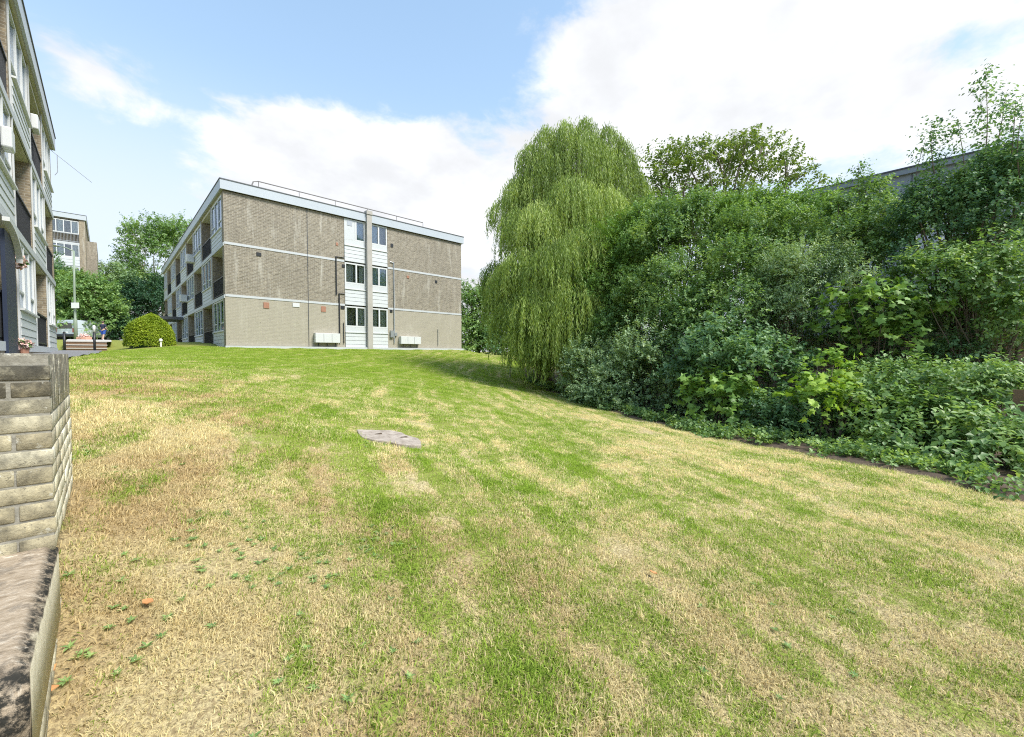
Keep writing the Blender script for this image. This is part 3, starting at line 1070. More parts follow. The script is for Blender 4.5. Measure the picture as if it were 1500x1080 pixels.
for (px, y0, y1, px2) in ((493, 376, 432, 505), (497, 430, 503, 505), (577, 385, 503, 572)):
    x = gx_at(px); x2 = gx_at(px2)
    MB().tube([(x2, MY0 - .03, gz_at(px, y0)), (x, fy, gz_at(px, y0)), (x, fy, gz_at(px, y1))], .035, 8).build('waste_pipe', 'black_metal' if px < 500 else 'steel', block)
MB().tube([(gx_at(503), fy, gz_at(503, 473)), (gx_at(503), fy, gz_at(503, 503))], .025, 6).build('waste_pipe', 'black_metal', block)
MB().tube([(gx_at(641), fy, gz_at(641, 482)), (gx_at(641), fy, gz_at(641, 506))], .02, 6).build('waste_pipe', 'steel', block)
mb = MB()
xa = gx_at(452)
mb.box(xa - .012, xa + .012, MY0 - .023, MY0 - .0, MZ, MT).build('movement_joint', 'slate_edge', block)
for (px, py, w, h, mt) in ((390.5, 447.5, 6, 7, 'terracotta'), (474, 453, 6, 7, 'terracotta'), (434, 447, 8, 5, 'white_frame'), (381, 373, 5, 4, 'black_metal'), (598, 406, 4, 4, 'terracotta'),
                           (639, 413, 4, 4, 'black_metal'), (504, 390, 4, 4, 'black_metal'), (502, 451, 5, 4, 'black_metal'), (575, 360, 4, 5, 'black_metal'), (573, 456, 4, 4, 'black_metal'), (495, 358, 3, 4, 'terracotta')):
    x, z = gx_at(px), gz_at(px, py)
    k = .045
    MB().box(x - w * k / 2, x + w * k / 2, MY0 - .03, MY0, z - h * k / 2, z + h * k / 2).build('wall_vent', mt, block)
for n_, (pa_, pb_, ya, yb) in enumerate(((459, 495, 488, 502), (584, 613, 493, 504))):
    xa, xb = gx_at(pa_), gx_at(pb_)
    za, zb = gz_at(pa_, yb), gz_at(pa_, ya)
    bx_ = MB().box(xa, xb, MY0 - .32, MY0 - .001, za, zb).build('meter_box', 'white_frame', block, bevel=.012)
    mb = MB()
    for q in (.33, .66):
        mb.box(xa + (xb - xa) * q - .006, xa + (xb - xa) * q + .006, MY0 - .326, MY0 - .318, za + .02, zb - .02)
    mb.build('door_gap', 'slate_edge', bx_)
    mb = MB()
    for q in (.15, .5, .85):
        x = xa + (xb - xa) * q
        mb.tube([(x, MY0 - .16, MZ - .1), (x, MY0 - .16, za + .01)], .025, 6)
    mb.build('supply_pipe', 'black_metal', bx_)
mb = MB()
x, z = gx_at(573), gz_at(573, 490)
mb.box(x - .1, x + .12, MY0 - .14, MY0, z - .2, z + .25).box(x + .2, x + .38, MY0 - .1, MY0, z - .1, z + .12).build('meter_cabinet', 'steel', block)
# entrance canopy on the long side
ec = MB().box(MX0 - 2.0, MX0 - .04, 41.6, 45.0, 2.74, 2.95).build('entrance_canopy', 'roof_edge', block)
mb = MB()
for y in (41.8, 44.8):
    mb.tube([(MX0 - 1.85, y, G(MX0 - 1.85, y) - .1), (MX0 - 1.85, y, 2.741)], .05, 8)
mb.build('canopy_post', 'black_metal', ec)
for (y, z) in ((38.9, 3.9), (35.2, 6.2)):
    MB().box(MX0 - .45, MX0 - .05, y, y + .7, z, z + .5).build('aircon_unit', 'white_frame', block, bevel=.02)

# ---- left block beside the path
LX, LY1, LZ = -1.45, 24.9, .20
NBL = 6
lb = empty('apartment_block', (LX - 3, LY1 - 8, LZ), 'three storey block of flats beside the path, its white boarded bays seen steeply', 'apartment building')
ls = Side('y', LX, LY1, -1, -1)
BWL = 3.36
LY0 = LY1 - NBL * BWL
LT = LZ + 3 * ST
long_facade(ls, lb, NBL, BWL, LZ, 0, 8, 'brick_warm')
MB().box(LX - 9, LX - 1.35, LY0 + .01, LY1 - .30, LZ - .3, LT).build('inner_wall', 'plaster', lb)
MB().box(LX - 9, LX - 1.35, LY1 - .298, LY1, LZ, LT).build('end_wall', 'brick_stock', lb)
MB().box(LX - 1.35, LX - .001, LY0 - .3, LY0 - .002, LZ, LT).box(LX - 9, LX - 1.35, LY0 - .3, LY0, LZ, LT).build('end_wall', 'brick_stock', lb)
MB().box(LX - 9, LX + .02, LY0 - .3, LY1 + .02, LZ - 2.6, LZ - .001).build('plinth', 'brick_warm', lb)
lro = roof_slab(lb, LX - 9, LX, LY0 - .3, LY1, LT + .02, LT + .50)
mb = MB()
p0 = (LX - .1, LY1 - 1.6, LT + .5)
mb.tube([(LX + .02, LY1 - 3.2, LT + .52), (LX + .02, LY1 - 3.2, LT + .95), (LX + .02, LY1 - 2.2, LT + .95), (LX + .02, LY1 - 2.2, LT + .52)], .02, 6)
mb.build('roof_hoop', 'steel', lro)
mb = MB()
mb.tube([(LX - .05, LY1 - .3, LT - .05), (LX + 1.15, LY1 + .1, LT - .95)], .012, 5)
mb.tube([(LX + .2, LY1 - .22, LT - .23), (LX + .2, LY1 - .22, LT - .9), (LX + .12, LY1 - .22, LT - 1.05)], .012, 5)
mb.build('aerial_rod', 'steel', lb)
for (y, z, w) in ((LY1 - 6.4, LZ + 6.35, .5), (LY1 - 11.6, LZ + 4.0, .4)):
    MB().box(LX + .0, LX + .16, y, y + w, z, z + .42).build('balcony_box', 'white_frame', lb, bevel=.03)
# entrance porch: navy side panel below a white curved hood
prx = LX + .01
pr = MB().box(prx, prx + .06, 12.75, 13.98, LZ - .3, LZ + 2.25).build('porch_panel', 'navy', lb)
mb = MB()
n = 10
for k in range(n):
    a0, a1 = math.pi * .5 * k / n, math.pi * .5 * (k + 1) / n
    y0, z0_ = 12.5 + 1.6 * math.sin(a0), LZ + 1.85 + .55 * math.cos(a0)
    y1, z1_ = 12.5 + 1.6 * math.sin(a1), LZ + 1.85 + .55 * math.cos(a1)
    mb.hexa([(prx + .062, y0, z0_ - .05), (prx + .16, y0, z0_ - .05), (prx + .16, y1, z1_ - .05), (prx + .062, y1, z1_ - .05), (prx + .062, y0, z0_ + .03), (prx + .16, y0, z0_ + .03), (prx + .16, y1, z1_ + .03), (prx + .062, y1, z1_ + .03)])
mb.build('porch_hood', 'white_frame', lb)


def flower_clump(name, label, c, r, pot, seed):
    rng = np.random.default_rng(seed)
    o = empty(name, (c[0], c[1], c[2] - r), label, 'flower pot')
    mb = MB()
    n = 8
    if pot:
        mb.tube([(c[0], c[1], c[2] - r - .25), (c[0], c[1], c[2] - r + .02)], [r * .55, r * .8], 10)
    else:
        mb.tube([(c[0], c[1], c[2] - r * .9), (c[0], c[1], c[2] - r * .1)], [r * .3, r * .8], 10)
        mb.tube([(c[0], c[1], c[2]), (c[0] - .1, c[1], c[2] + r * 2.2), (LX + .0, c[1], c[2] + r * 2.3)], .01, 5)
    mb.build('pot', 'terracotta' if pot else 'black_metal', o)
    A = np.array(c) + rand_unit(rng, 260) * r * rng.uniform(.5, 1, (260, 1))
    V, Fc, a = leaf_quads(A, rand_unit(rng, 260), rand_unit(rng, 260), np.full(260, .09), np.full(260, .07), rng, rng.uniform(0, 1, 260))
    np_mesh('flowers', V, Fc, 'pink_flower', o)
    A = np.array(c) + rand_unit(rng, 160) * r * rng.uniform(.2, .9, (160, 1))
    V, Fc, a = leaf_quads(A, rand_unit(rng, 160), rand_unit(rng, 160), np.full(160, .1), np.full(160, .06), rng, rng.uniform(0, 1, 160))
    np_mesh('leaves', V, Fc, 'plant_green', o)


flower_clump('hanging_basket', 'hanging basket of pale pink flowers on the brick pier by the porch', (LX + .08, 14.3, 2.05), .12, False, 1)
flower_clump('flower_pot', 'pot of pale pink flowers at the foot of the brick pier by the porch', (LX + .12, 14.35, .24), .10, True, 2)

# ---- distant block over the trees
DX, DY, DZ = -1.5, 69.5, 1.2
DT = 15.45
db = empty('apartment_block', (DX - 5, DY + 8, DZ), 'distant taller block of flats rising over the trees beyond the path, white glazed end', 'apartment building')
ds = Side('x', DY, DX, -1, 1)
rec = .9
MB().box(DX - 12, DX, DY + rec, DY + 16, DZ, DT).build('brick_body', 'brick_warm', db)
MB().box(DX - .5, DX, DY, DY + rec, DZ, DT).build('corner_pier', 'brick_warm', db)
MB().box(DX, DX + .9, DY + 3.2, DY + 16, DZ, DT - 1.7).build('stair_wing', 'brick_stock', db)
for f in range(6):
    zf = DT - ST * (f + 1)
    ds.box(MB(), .5, 11, 0, rec, zf - .2, zf).build('floor_slab', 'white_trim', db)
    window(ds, db, .52, 2.9, zf + 1.0, zf + 2.44, (.25, .5, .75), d=.05, fw=.07, curtain=('curtain_grey', [(0, .2), (.5, .7)]))
    window(ds, db, 2.95, 6.2, zf + 1.0, zf + 2.44, (.25, .5, .75), d=.05, fw=.07, curtain=('curtain_white', [(0, .3), (.8, 1)]))
    if f % 2 == 1:
        boards(ds, db, .52, 6.2, zf + .02, zf + 1.0, 3)
    else:
        rails(ds, db, .52, 6.2, zf + .02, zf + .98, solid=False, mat='steel', d=.02)
roof_slab(db, DX - 12, DX, DY, DY + 16, DT + .02, DT + .55, over=.12)

# ---- slate-blue clad building behind the planting
gb = empty('clad_building', (31, -6, -2.2), 'flat roofed building clad in slate blue metal showing above the right hand shrubs', 'building')
GX, GY0, GY1, GT = 25.0, -22.0, 7.7, 7.75
MB().box(GX, GX + 14, GY0, GY1, -2.6, GT).build('wall', 'slate_clad', gb)
mb = MB()
y = GY0 + .3
while y < GY1:
    mb.box(GX - .035, GX, y, y + .03, -2.2, GT - .02)
    y += .82
mb.build('standing_seams', 'slate_edge', gb)
MB().box(GX - .16, GX + 14.1, GY0 - .1, GY1 + .1, GT + .002, GT + .22).build('roof', 'slate_clad', gb)
MB().box(GX - .2, GX + 14.15, GY0 - .15, GY1 + .15, GT + .222, GT + .28).build('edge_trim', 'slate_edge', gb)
gside = Side('y', GX, GY1, -1, 1)
for k in range(3):
    window(gside, gb, 2.5 + k * 4.1, 4.1 + k * 4.1, 3.2, 5.4, (.5,), d=-.05, mat='sign_white')

# ------------------------------------------------------------------ wall in front, at the left edge
WX = -.18          # right-hand face of the wall
WY0, WY1 = 2.69, 3.98
WTH = .44
LEDGE = -.83
m, t, b = new_mat('wall_brick')
a = t.node('ShaderNodeAttribute', attribute_name='var').outputs['Fac']
p = pos(t)
c = t.ramp(a, [(0.0, (.52, .46, .33)), (.35, (.68, .61, .44)), (.7, (.80, .73, .54)), (1.0, (.84, .79, .64))])
nz = t.noise(p, 14, 5, .65)
c = t.mix(1.0, c, t.ramp(nz, [(.25, (.55, .55, .55)), (.5, (1, 1, 1)), (.75, (1.25, 1.25, 1.22))]), 'MULTIPLY')
z = t.xyz(p)[2]
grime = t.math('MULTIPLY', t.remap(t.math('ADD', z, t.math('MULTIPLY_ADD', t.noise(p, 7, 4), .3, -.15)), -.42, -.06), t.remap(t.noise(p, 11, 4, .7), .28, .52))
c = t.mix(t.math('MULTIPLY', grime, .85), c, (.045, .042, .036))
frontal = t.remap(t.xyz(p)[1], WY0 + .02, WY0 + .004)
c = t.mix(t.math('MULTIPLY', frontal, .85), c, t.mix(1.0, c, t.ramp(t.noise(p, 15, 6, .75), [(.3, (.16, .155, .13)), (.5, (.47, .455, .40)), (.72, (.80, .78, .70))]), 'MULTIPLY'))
lich = t.remap(t.noise(p, 19, 5, .7), .60, .66)
c = t.mix(t.math('MULTIPLY', lich, .5), c, (.66, .65, .58))
spk = t.remap(t.noise(p, 95, 4, .7), .58, .68)
c = t.mix(t.math('MULTIPLY', spk, .7), c, (.10, .09, .07))
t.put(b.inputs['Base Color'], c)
b.inputs['Roughness'].default_value = .95
t.put(b.inputs['Normal'], t.bump(t.math('ADD', nz, t.noise(p, 130, 6, .75)), .7, .007))
m, t, b = new_mat('wall_mortar')
p = pos(t)
c = t.ramp(t.noise(p, 20, 4, .7), [(.3, (.16, .15, .12)), (.7, (.34, .32, .27))])
t.put(b.inputs['Base Color'], c); b.inputs['Roughness'].default_value = 1
t.put(b.inputs['Normal'], t.bump(t.noise(p, 80, 3), .6, .006))
m, t, b = new_mat('coping_stone')
p = pos(t)
x, y, z = t.xyz(p)
st_ = t.noise(t.cxyz(t.math('MULTIPLY', x, 14), t.math('MULTIPLY', y, 34), z), 1.0, 8, .78)
c = t.ramp(st_, [(.28, (.13, .092, .06)), (.43, (.30, .235, .165)), (.58, (.44, .36, .27)), (.70, (.80, .74, .62))])
dk = t.remap(t.noise(p, 9, 5, .7), .50, .62)
c = t.mix(t.math('MULTIPLY', dk, .45), c, (.09, .08, .07))
# black growth over the worn outer edge and nose
side_ = t.remap(t.math('ADD', z, t.math('MULTIPLY_ADD', t.noise(p, 18, 3), .06, -.03)), LEDGE - .035, LEDGE - .06)
c = t.mix(t.math('MULTIPLY', side_, t.remap(y, 1.75, 1.78)), c, t.mix(t.noise(p, 22, 4), (.42, .37, .25), (.80, .73, .56)))
nose = t.math('MULTIPLY', t.math('MAXIMUM', t.remap(x, -.215, -.190), t.remap(y, 1.80, 1.745)), t.math('SUBTRACT', 1.0, t.math('MULTIPLY', side_, t.remap(y, 1.75, 1.78))))
c = t.mix(t.math('MULTIPLY', nose, t.remap(t.noise(p, 32, 6, .75), .36, .56)), c, (.035, .034, .030))
t.put(b.inputs['Base Color'], c); b.inputs['Roughness'].default_value = .95; b.inputs['Specular IOR Level'].default_value = .1
t.put(b.inputs['Normal'], t.bump(t.math('ADD', t.math('MULTIPLY', st_, .4), t.noise(p, 110, 5, .7)), .7, .007))

wall = empty('brick_wall', (WX - WTH / 2, 3.0, -1.3), 'weathered buff brick garden wall stepping down at the left edge of the lawn', 'wall')
rb = random.Random(4)
bv, bf, ba = [], [], []


def brick(x0, x1, y0, y1, z0, z1, jit=.0025):
    mb = MB().box(x0, x1, y0, y1, z0, z1)
    c_ = 0.006
    o = len(bv)
    dx, dy, dz_ = rb.uniform(-jit, jit), rb.uniform(-jit, jit), rb.uniform(-jit, jit) * .5
    for q in mb.v:
        bv.append((q[0] + dx, q[1] + dy, q[2] + dz_)); 
    v_ = rb.random()
    ba.extend([v_] * 8)
    bf.extend([tuple(o + k for k in f) for f in mb.f])


CO, J = .075, .010
z = LEDGE - .02
row = 0
TOPZ = .005
SOLD = .215
while z + CO < TOPZ - SOLD + .02:
    # right face: stretchers along Y; front face: header/stretcher along X
    y = WY0; off = 0 if row % 2 == 0 else 1
    first = .1025 if off else .215
    L_ = first
    while y < WY1 - .01:
        y1 = min(y + L_, WY1)
        if y > WY0:
            brick(WX - .1025, WX, y + J, y1, z, z + CO - J)
        else:
            brick(WX - (.215 if off else .1025), WX, y, y1, z, z + CO - J)
        y = y1; L_ = .225
    x = WX - (.215 if off else .1025)
    while x > WX - WTH + .01:
        x1 = max(x - .225, WX - WTH)
        brick(x1, x - J, WY0, WY0 + .1025, z, z + CO - J)
        x = x1
    z += CO; row += 1
zs = z
y = WY0
k = 0
while y < WY1 - .02:                                        # bricks on end along the top
    y1 = min(y + .075, WY1)
    if k == 0:
        for q in range(3):
            zz = zs + q * .0717
            xx = WX
            while xx > WX - WTH + .01:
                x1 = max(xx - (.225 if not (q == 1 and xx == WX) else .1125), WX - WTH)
                brick(x1, xx - (J if xx < WX else 0), WY0, WY0 + .065, zz, zz + .0717 - J)
                xx = x1
    else:
        brick(WX - .215, WX, y, y1 - J, zs, TOPZ)
        brick(WX - WTH, WX - .225, y, y1 - J, zs, TOPZ)
    y = y1; k += 1
# lower wall under the ledge, towards the viewer
LY_ = 1.74
z = -2.35
row = 0
while z + CO < LEDGE - .26:
    y = LY_
    L_ = .1125 if row % 2 else .225
    while y < WY1 - .01:
        y1 = min(y + L_, WY1)
        brick(WX - .1025, WX - .004, y, y1 - J, z, z + CO - J)
        y = y1; L_ = .225
    x = WX - .1125
    while x > WX - WTH + .01:
        x1 = max(x - .225, WX - WTH)
        brick(x1, x - J, LY_, LY_ + .1, z, z + CO - J)
        x = x1
    z += CO; row += 1
zl = z
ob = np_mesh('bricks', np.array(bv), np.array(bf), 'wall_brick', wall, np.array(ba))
md = ob.modifiers.new('bevel', 'BEVEL'); md.width = .003; md.segments = 1; md.limit_method = 'ANGLE'
e = .0035
mb = MB()
mb.box(WX - WTH + e, WX - e, WY0 + e, WY1 - e, LEDGE + .002, TOPZ - .008)
mb.box(WX - WTH + e, WX - e - .004, LY_ + e, WY1 - e, -2.3, zl - .003)
mb.build('mortar', 'wall_mortar', wall)
# worn coping of the lower step: a rounded-edge slab
bm = bmesh.new()
ny, nx = 26, 14
ledge_bot = zl - .014
prof = []
rngc = np.random.default_rng(9)
V = []; Fc = []
xs_ = np.linspace(WX - WTH, WX + .004, nx)
ys_ = np.linspace(LY_ - .01, WY0 + .05, ny)
for j, y in enumerate(ys_):
    for i, x in enumerate(xs_):
        q = min(1.0, (WX + .004 - x) / .05); q2 = min(1.0, (y - LY_ + .01) / .06)
        drop = .030 * (1 - math.sqrt(max(0, 1 - (1 - q) ** 2))) + .035 * (1 - math.sqrt(max(0, 1 - (1 - q2) ** 2)))
        V.append((x, y, LEDGE - drop - .02 * (WX - x) * 0 + rngc.normal(0, .0018) - .03 * (WY0 - y) * .6))
top_n = len(V)
for j, y in enumerate(ys_):
    for i, x in enumerate(xs_):
        V.append((x, y, ledge_bot))
for base_, flip in ((0, False), (top_n, True)):
    for j in range(ny - 1):
        for i in range(nx - 1):
            a = base_ + j * nx + i
            f_ = (a, a + 1, a + nx + 1, a + nx)
            Fc.append(f_ if not flip else f_[::-1])
for i in range(nx - 1):
    Fc.append((top_n + i, top_n + i + 1, i + 1, i))
for j in range(ny - 1):
    a = j * nx + nx - 1
    Fc.append((a, top_n + a, top_n + a + nx, a + nx))
np_mesh('coping', np.array(V), np.array(Fc), 'coping_stone', wall)

# ------------------------------------------------------------------ manhole slab in the lawn
p = Vector((2.72, 5.22, 0))
mz = G(p.x, p.y)
sl_ = empty('manhole_slab', (p.x, p.y, mz), 'worn concrete manhole slab set in the dry grass of the lawn', 'manhole cover')
m, t, b = new_mat('slab_concrete')
q = pos(t)
c = t.ramp(t.noise(q, 9, 5, .7), [(.25, (.17, .135, .105)), (.5, (.33, .28, .235)), (.75, (.50, .44, .38))])
t.put(b.inputs['Base Color'], c); b.inputs['Roughness'].default_value = .95
t.put(b.inputs['Normal'], t.bump(t.noise(q, 40, 4), .6, .01))
bm = bmesh.new()
outl = [(-.46, .06), (-.36, -.14), (-.27, -.27), (-.10, -.30), (.08, -.27), (.20, -.30), (.36, -.26), (.47, -.17), (.43, .0), (.36, .14), (.18, .20), (.10, .30), (-.08, .32), (-.24, .20)]
ux = Vector((CR[0], CR[1], 0)); uy = Vector((CF[0], CF[1], 0))
sV = []
sxx = (G(p.x + .2, p.y) - mz) / .2; syy = (G(p.x, p.y + .2) - mz) / .2
for z in (-.08, .027):
    for (a, e) in outl:
        w_ = ux * a + uy * e
        sV.append((p.x + w_.x, p.y + w_.y, mz + z + w_.x * sxx * .9 + w_.y * syy * .9))
n = len(outl)
sF = [tuple(range(n - 1, -1, -1)), tuple(range(n, 2 * n))] + [(k, (k + 1) % n, n + (k + 1) % n, n + k) for k in range(n)]
me = bpy.data.meshes.new('slab'); me.from_pydata(sV, [], sF)
o = link_mesh('slab', me, 'slab_concrete', sl_)
md = o.modifiers.new('bevel', 'BEVEL'); md.width = .012; md.segments = 2
mb = MB()
for (a, e) in ((-.15, .0), (.18, .05)):
    w_ = ux * a + uy * e
    zz = mz + .029 + w_.x * sxx * .9 + w_.y * syy * .9
    mb.box(p.x + w_.x - .05, p.x + w_.x + .05, p.y + w_.y - .02, p.y + w_.y + .02, zz - .02, zz + .003)
mb.build('lifting_slot', 'soil', sl_)

# ------------------------------------------------------------------ steps, posts, lamp, sign, car and person beyond the path
SY = 30.2
steps = empty('step_flight', (-.8, SY, .17), 'low flight of brown brick steps closing the end of the path', 'steps')
mb = MB()
for k in range(3):
    mb.box(-1.55 - .0, .0 + (.0), SY + k * .32, SY + (k + 1) * .32, -.2, .17 + .18 * (k + 1) - .05)
mb.build('risers', 'timber', steps)
mb = MB()
for k in range(3):
    mb.box(-1.57, .02, SY + k * .32 - .03, SY + (k + 1) * .32 - .033, .17 + .18 * (k + 1) - .049, .17 + .18 * (k + 1))
mb.build('treads', 'paving', steps)
V, Fc = grid_sheet(np.array([-1.6, -1.0, -.4, .2]), np.arange(SY + .93, 60, .8), lambda X, Y: np.maximum(Gn(np.full_like(X, -.2), Y) + .03, .70))
tag(np_mesh('upper_path', V, Fc, 'paving', smooth=True), kind='structure')


def post(px, zc, ytop, label, cap):
    q = at(px, zc)
    z0 = max(G(q.x, q.y), .1) - .08
    z1 = at(px, zc, ytop).z
    o = empty('bollard', (q.x, q.y, z0), label, 'bollard')
    MB().tube([(q.x, q.y, z0), (q.x, q.y, z1)], .05, 10).build('post', 'black_metal', o, smooth=True)
    if cap:
        MB().tube([(q.x, q.y, z1 + .001), (q.x, q.y, z1 + .30), (q.x, q.y, z1 + .34)], [.056, .056, .03], 10).build('reflector_band', 'sign_white', o, smooth=True)
    else:
        MB().ball((q.x, q.y, z1 + .02), .055, 10, 6).build('cap', 'black_metal', o, smooth=True)


post(139, 20.6, 487, 'black bollard with a white top band at the foot of the steps', True)
post(95, 20.6, 488, 'plain black bollard at the foot of the steps beside the flats', False)

q = at(112, 40)
lz = G(q.x, q.y) - .05
lamp = empty('street_lamp', (q.x, q.y, lz), 'tall green street lamp with a side arm behind the steps', 'street lamp')
top = at(108, 40, 368)
MB().tube([(q.x, q.y, lz), (q.x, q.y, lz + 2.1), (q.x, q.y, lz + 2.2), (top.x * .2 + q.x * .8, top.y * .2 + q.y * .8, lz + 5), tuple(top)], [.14, .14, .09, .085, .07], 10).build('column', 'lamp_green', lamp, smooth=True)
arm_e = at(86, 40, 361)
MB().tube([tuple(top), tuple(top.lerp(arm_e, .5) + Vector((0, 0, .08))), tuple(arm_e)], .045, 8).build('arm', 'lamp_green', lamp, smooth=True)
hd = at(82, 40, 360)
MB().ball(tuple(hd), (.32, .32, .09), 12, 6).build('lamp_head', 'steel', lamp, smooth=True)
sg = at(110, 39.8, 447.5)
sgn = empty('road_sign', (sg.x, sg.y, sg.z), 'small blank white sign plate fixed to the street lamp column', 'sign')
r_ = Vector((CR[0], CR[1], 0)); f_ = Vector((CF[0], CF[1], 0))


def oriented_box(mb, c, r, w, f, d, h):
    c = Vector(c)
    mb.hexa([c - r * w - f * d - Vector((0, 0, h)), c + r * w - f * d - Vector((0, 0, h)), c + r * w + f * d - Vector((0, 0, h)), c - r * w + f * d - Vector((0, 0, h)),
             c - r * w - f * d + Vector((0, 0, h)), c + r * w - f * d + Vector((0, 0, h)), c + r * w + f * d + Vector((0, 0, h)), c - r * w + f * d + Vector((0, 0, h))])
    return mb


oriented_box(MB(), sg, r_, .36, f_, .015, .26).build('plate', 'sign_white', sgn)
oriented_box(MB(), sg + f_ * .05, r_, .12, f_, .03, .05).build('bracket', 'steel', sgn)

# parked van, half hidden by the block's corner
vq = at(96, 42)
vz = G(vq.x, vq.y) + .02
van = empty('parked_van', (vq.x, vq.y, vz), 'pale grey van parked behind the street lamp, rear window towards the viewer', 'van')
plain('van_paint', (.50, .56, .62), .3, var=.03)
plain('tyre', (.02, .02, .02), .8)
plain('tail_red', (.35, .03, .03), .3)


def vbox(mb, a0, a1, b0, b1, z0, z1, ta=0.0, tb=0.0):
    """box across (a) and along (b) the view, top drawn in by ta / tb"""
    def P(a, e, z): return vq + r_ * a + f_ * e + Vector((0, 0, vz - vq.z + z))
    mb.hexa([P(a0, b0, z0), P(a1, b0, z0), P(a1, b1, z0), P(a0, b1, z0), P(a0 + ta, b0 + tb, z1), P(a1 - ta, b0 + tb, z1), P(a1 - ta, b1 - tb, z1), P(a0 + ta, b1 - tb, z1)])
    return mb


mb = vbox(MB(), -.95, .95, 0, 4.4, .35, 1.15)
vbox(mb, -.95, .95, 0, 3.6, 1.15, 2.05, .10, .12)
mb.build('body', 'van_paint', van, bevel=.07)
vbox(MB(), -.74, .74, -.012, .02, 1.22, 1.72, .05, .0).build('rear_window', 'room_dark', van)
vbox(MB(), -.96, .96, -.10, .0, .35, .62).build('bumper', 'black_metal', van, bevel=.03)
vbox(MB(), -.28, .28, -.03, -.0, .72, .86).build('number_plate', 'sign_white', van)
for sx_ in (-1, 1):
    vbox(MB(), sx_ * .86 - .07, sx_ * .86 + .07, -.02, .05, .8, 1.2).build('tail_light', 'tail_red', van)
    for e in (.8, 3.5):
        c0 = vq + r_ * (sx_ * .80) + f_ * e; c1 = vq + r_ * (sx_ * .97) + f_ * e
        wh = MB().tube([(c0.x, c0.y, vz + .33), (c1.x, c1.y, vz + .33)], .33, 16).build('wheel', 'tyre', van, smooth=False)
        c2 = vq + r_ * (sx_ * .975) + f_ * e
        MB().tube([(c1.x, c1.y, vz + .33), (c2.x, c2.y, vz + .33)], .19, 12).build('rim', 'steel', wh)

# terracotta planter by the lamp
pq = at(124, 34)
pz = max(G(pq.x, pq.y), .70)
pl_ = empty('brick_planter', (pq.x, pq.y, pz), 'small salmon pink planter heaped with pale plants on the upper path', 'planter')
plain('salmon', (.62, .34, .25), .85, var=.2, scale=8)
oriented_box(MB(), (pq.x, pq.y, pz + .16), r_, .40, f_, .25, .17).build('trough', 'salmon', pl_, bevel=.02)
rngp = np.random.default_rng(5)
A = np.array((pq.x, pq.y, pz + .38)) + rand_unit(rngp, 240) * [.33, .33, .2] * rngp.uniform(.3, 1, (240, 1))
V, Fc, a = leaf_quads(A, unit(rand_unit(rngp, 240) + [0, 0, .5]), rand_unit(rngp, 240), np.full(240, .16), np.full(240, .08), rngp, rngp.uniform(0, 1, 240))
np_mesh('plants', V, Fc, 'pink_flower', pl_)

# person in navy top and blue shorts
plain('skin', (.55, .36, .27), .6, var=.05)
plain('navy_cloth', (.022, .028, .06), .9)
plain('blue_cloth', (.035, .09, .38), .9)
plain('hair', (.10, .07, .05), .8)
plain('shoe', (.5, .5, .5), .7)


def person(px, zc):
    q = at(px, zc)
    z = max(G(q.x, q.y) + .035, .70)
    root = empty('person', (q.x, q.y, z), 'person in a navy top and blue shorts walking on the path by the dark trees', 'person')

    def P(a, e, h): return tuple(Vector((q.x, q.y, z)) + r_ * a + f_ * e + Vector((0, 0, h)))

    def skin(name, verts, edges, rad, mat, sub=2):
        me = bpy.data.meshes.new(name)
        me.from_pydata([P(*v) for v in verts], edges, [])
        o = link_mesh(name, me, mat, root)
        md = o.modifiers.new('skin', 'SKIN')
        for i, rr in enumerate(rad):
            sv = me.skin_vertices[0].data[i]
            sv.radius = (rr, rr) if not isinstance(rr, tuple) else rr
        me.skin_vertices[0].data[0].use_root = True
        md2 = o.modifiers.new('sub', 'SUBSURF'); md2.levels = sub; md2.render_levels = sub
        return o
    v = [(0, 0, .95), (0, 0, 1.12), (0, 0, 1.32), (0, 0, 1.45), (0, .01, 1.53), (0, .02, 1.60), (0, .02, 1.72),
         (-.10, 0, .90), (-.10, .06, .50), (-.10, .00, .09), (-.11, .14, .03), (.10, 0, .90), (.10, -.04, .50), (.11, -.16, .10), (.11, -.05, .03),
         (-.19, 0, 1.40), (-.25, .02, 1.14), (-.22, .16, .92), (-.21, .22, .83), (.19, 0, 1.40), (.25, .02, 1.14), (.22, .18, 1.02), (.20, .26, .98)]
    e = [(0, 1), (1, 2), (2, 3), (3, 4), (4, 5), (5, 6), (0, 7), (7, 8), (8, 9), (9, 10), (0, 11), (11, 12), (12, 13), (13, 14), (3, 15), (15, 16), (16, 17), (17, 18), (3, 19), (19, 20), (20, 21), (21, 22)]
    rad = [.13, .12, .15, .11, .05, .085, .075, .09, .06, .04, .03, .09, .06, .04, .03, .055, .042, .033, .028, .055, .042, .033, .028]
    skin('body', v, e, rad, 'skin')
    skin('top', [(0, 0, .93), (0, 0, 1.12), (0, 0, 1.33), (0, 0, 1.46), (-.20, 0, 1.40), (-.25, .02, 1.20), (.20, 0, 1.40), (.25, .02, 1.20)],
         [(0, 1), (1, 2), (2, 3), (3, 4), (4, 5), (3, 6), (6, 7)], [.16, .145, .175, .12, .075, .058, .075, .058], 'navy_cloth')
    skin('shorts', [(0, 0, .96), (-.10, 0, .86), (-.105, .05, .52), (.10, 0, .86), (.105, -.03, .52)], [(0, 1), (1, 2), (0, 3), (3, 4)], [.155, .125, .10, .125, .10], 'blue_cloth')
    MB().ball(P(0, -.005, 1.69), (.098, .098, .105), 12, 8).build('hair', 'hair', root, smooth=True)
    for a, e_ in ((-.11, .06), (.11, -.10)):
        MB().ball(P(a, e_, .045), (.06, .11, .05), 10, 6).build('shoe', 'shoe', root, smooth=True)


person(152, 39)

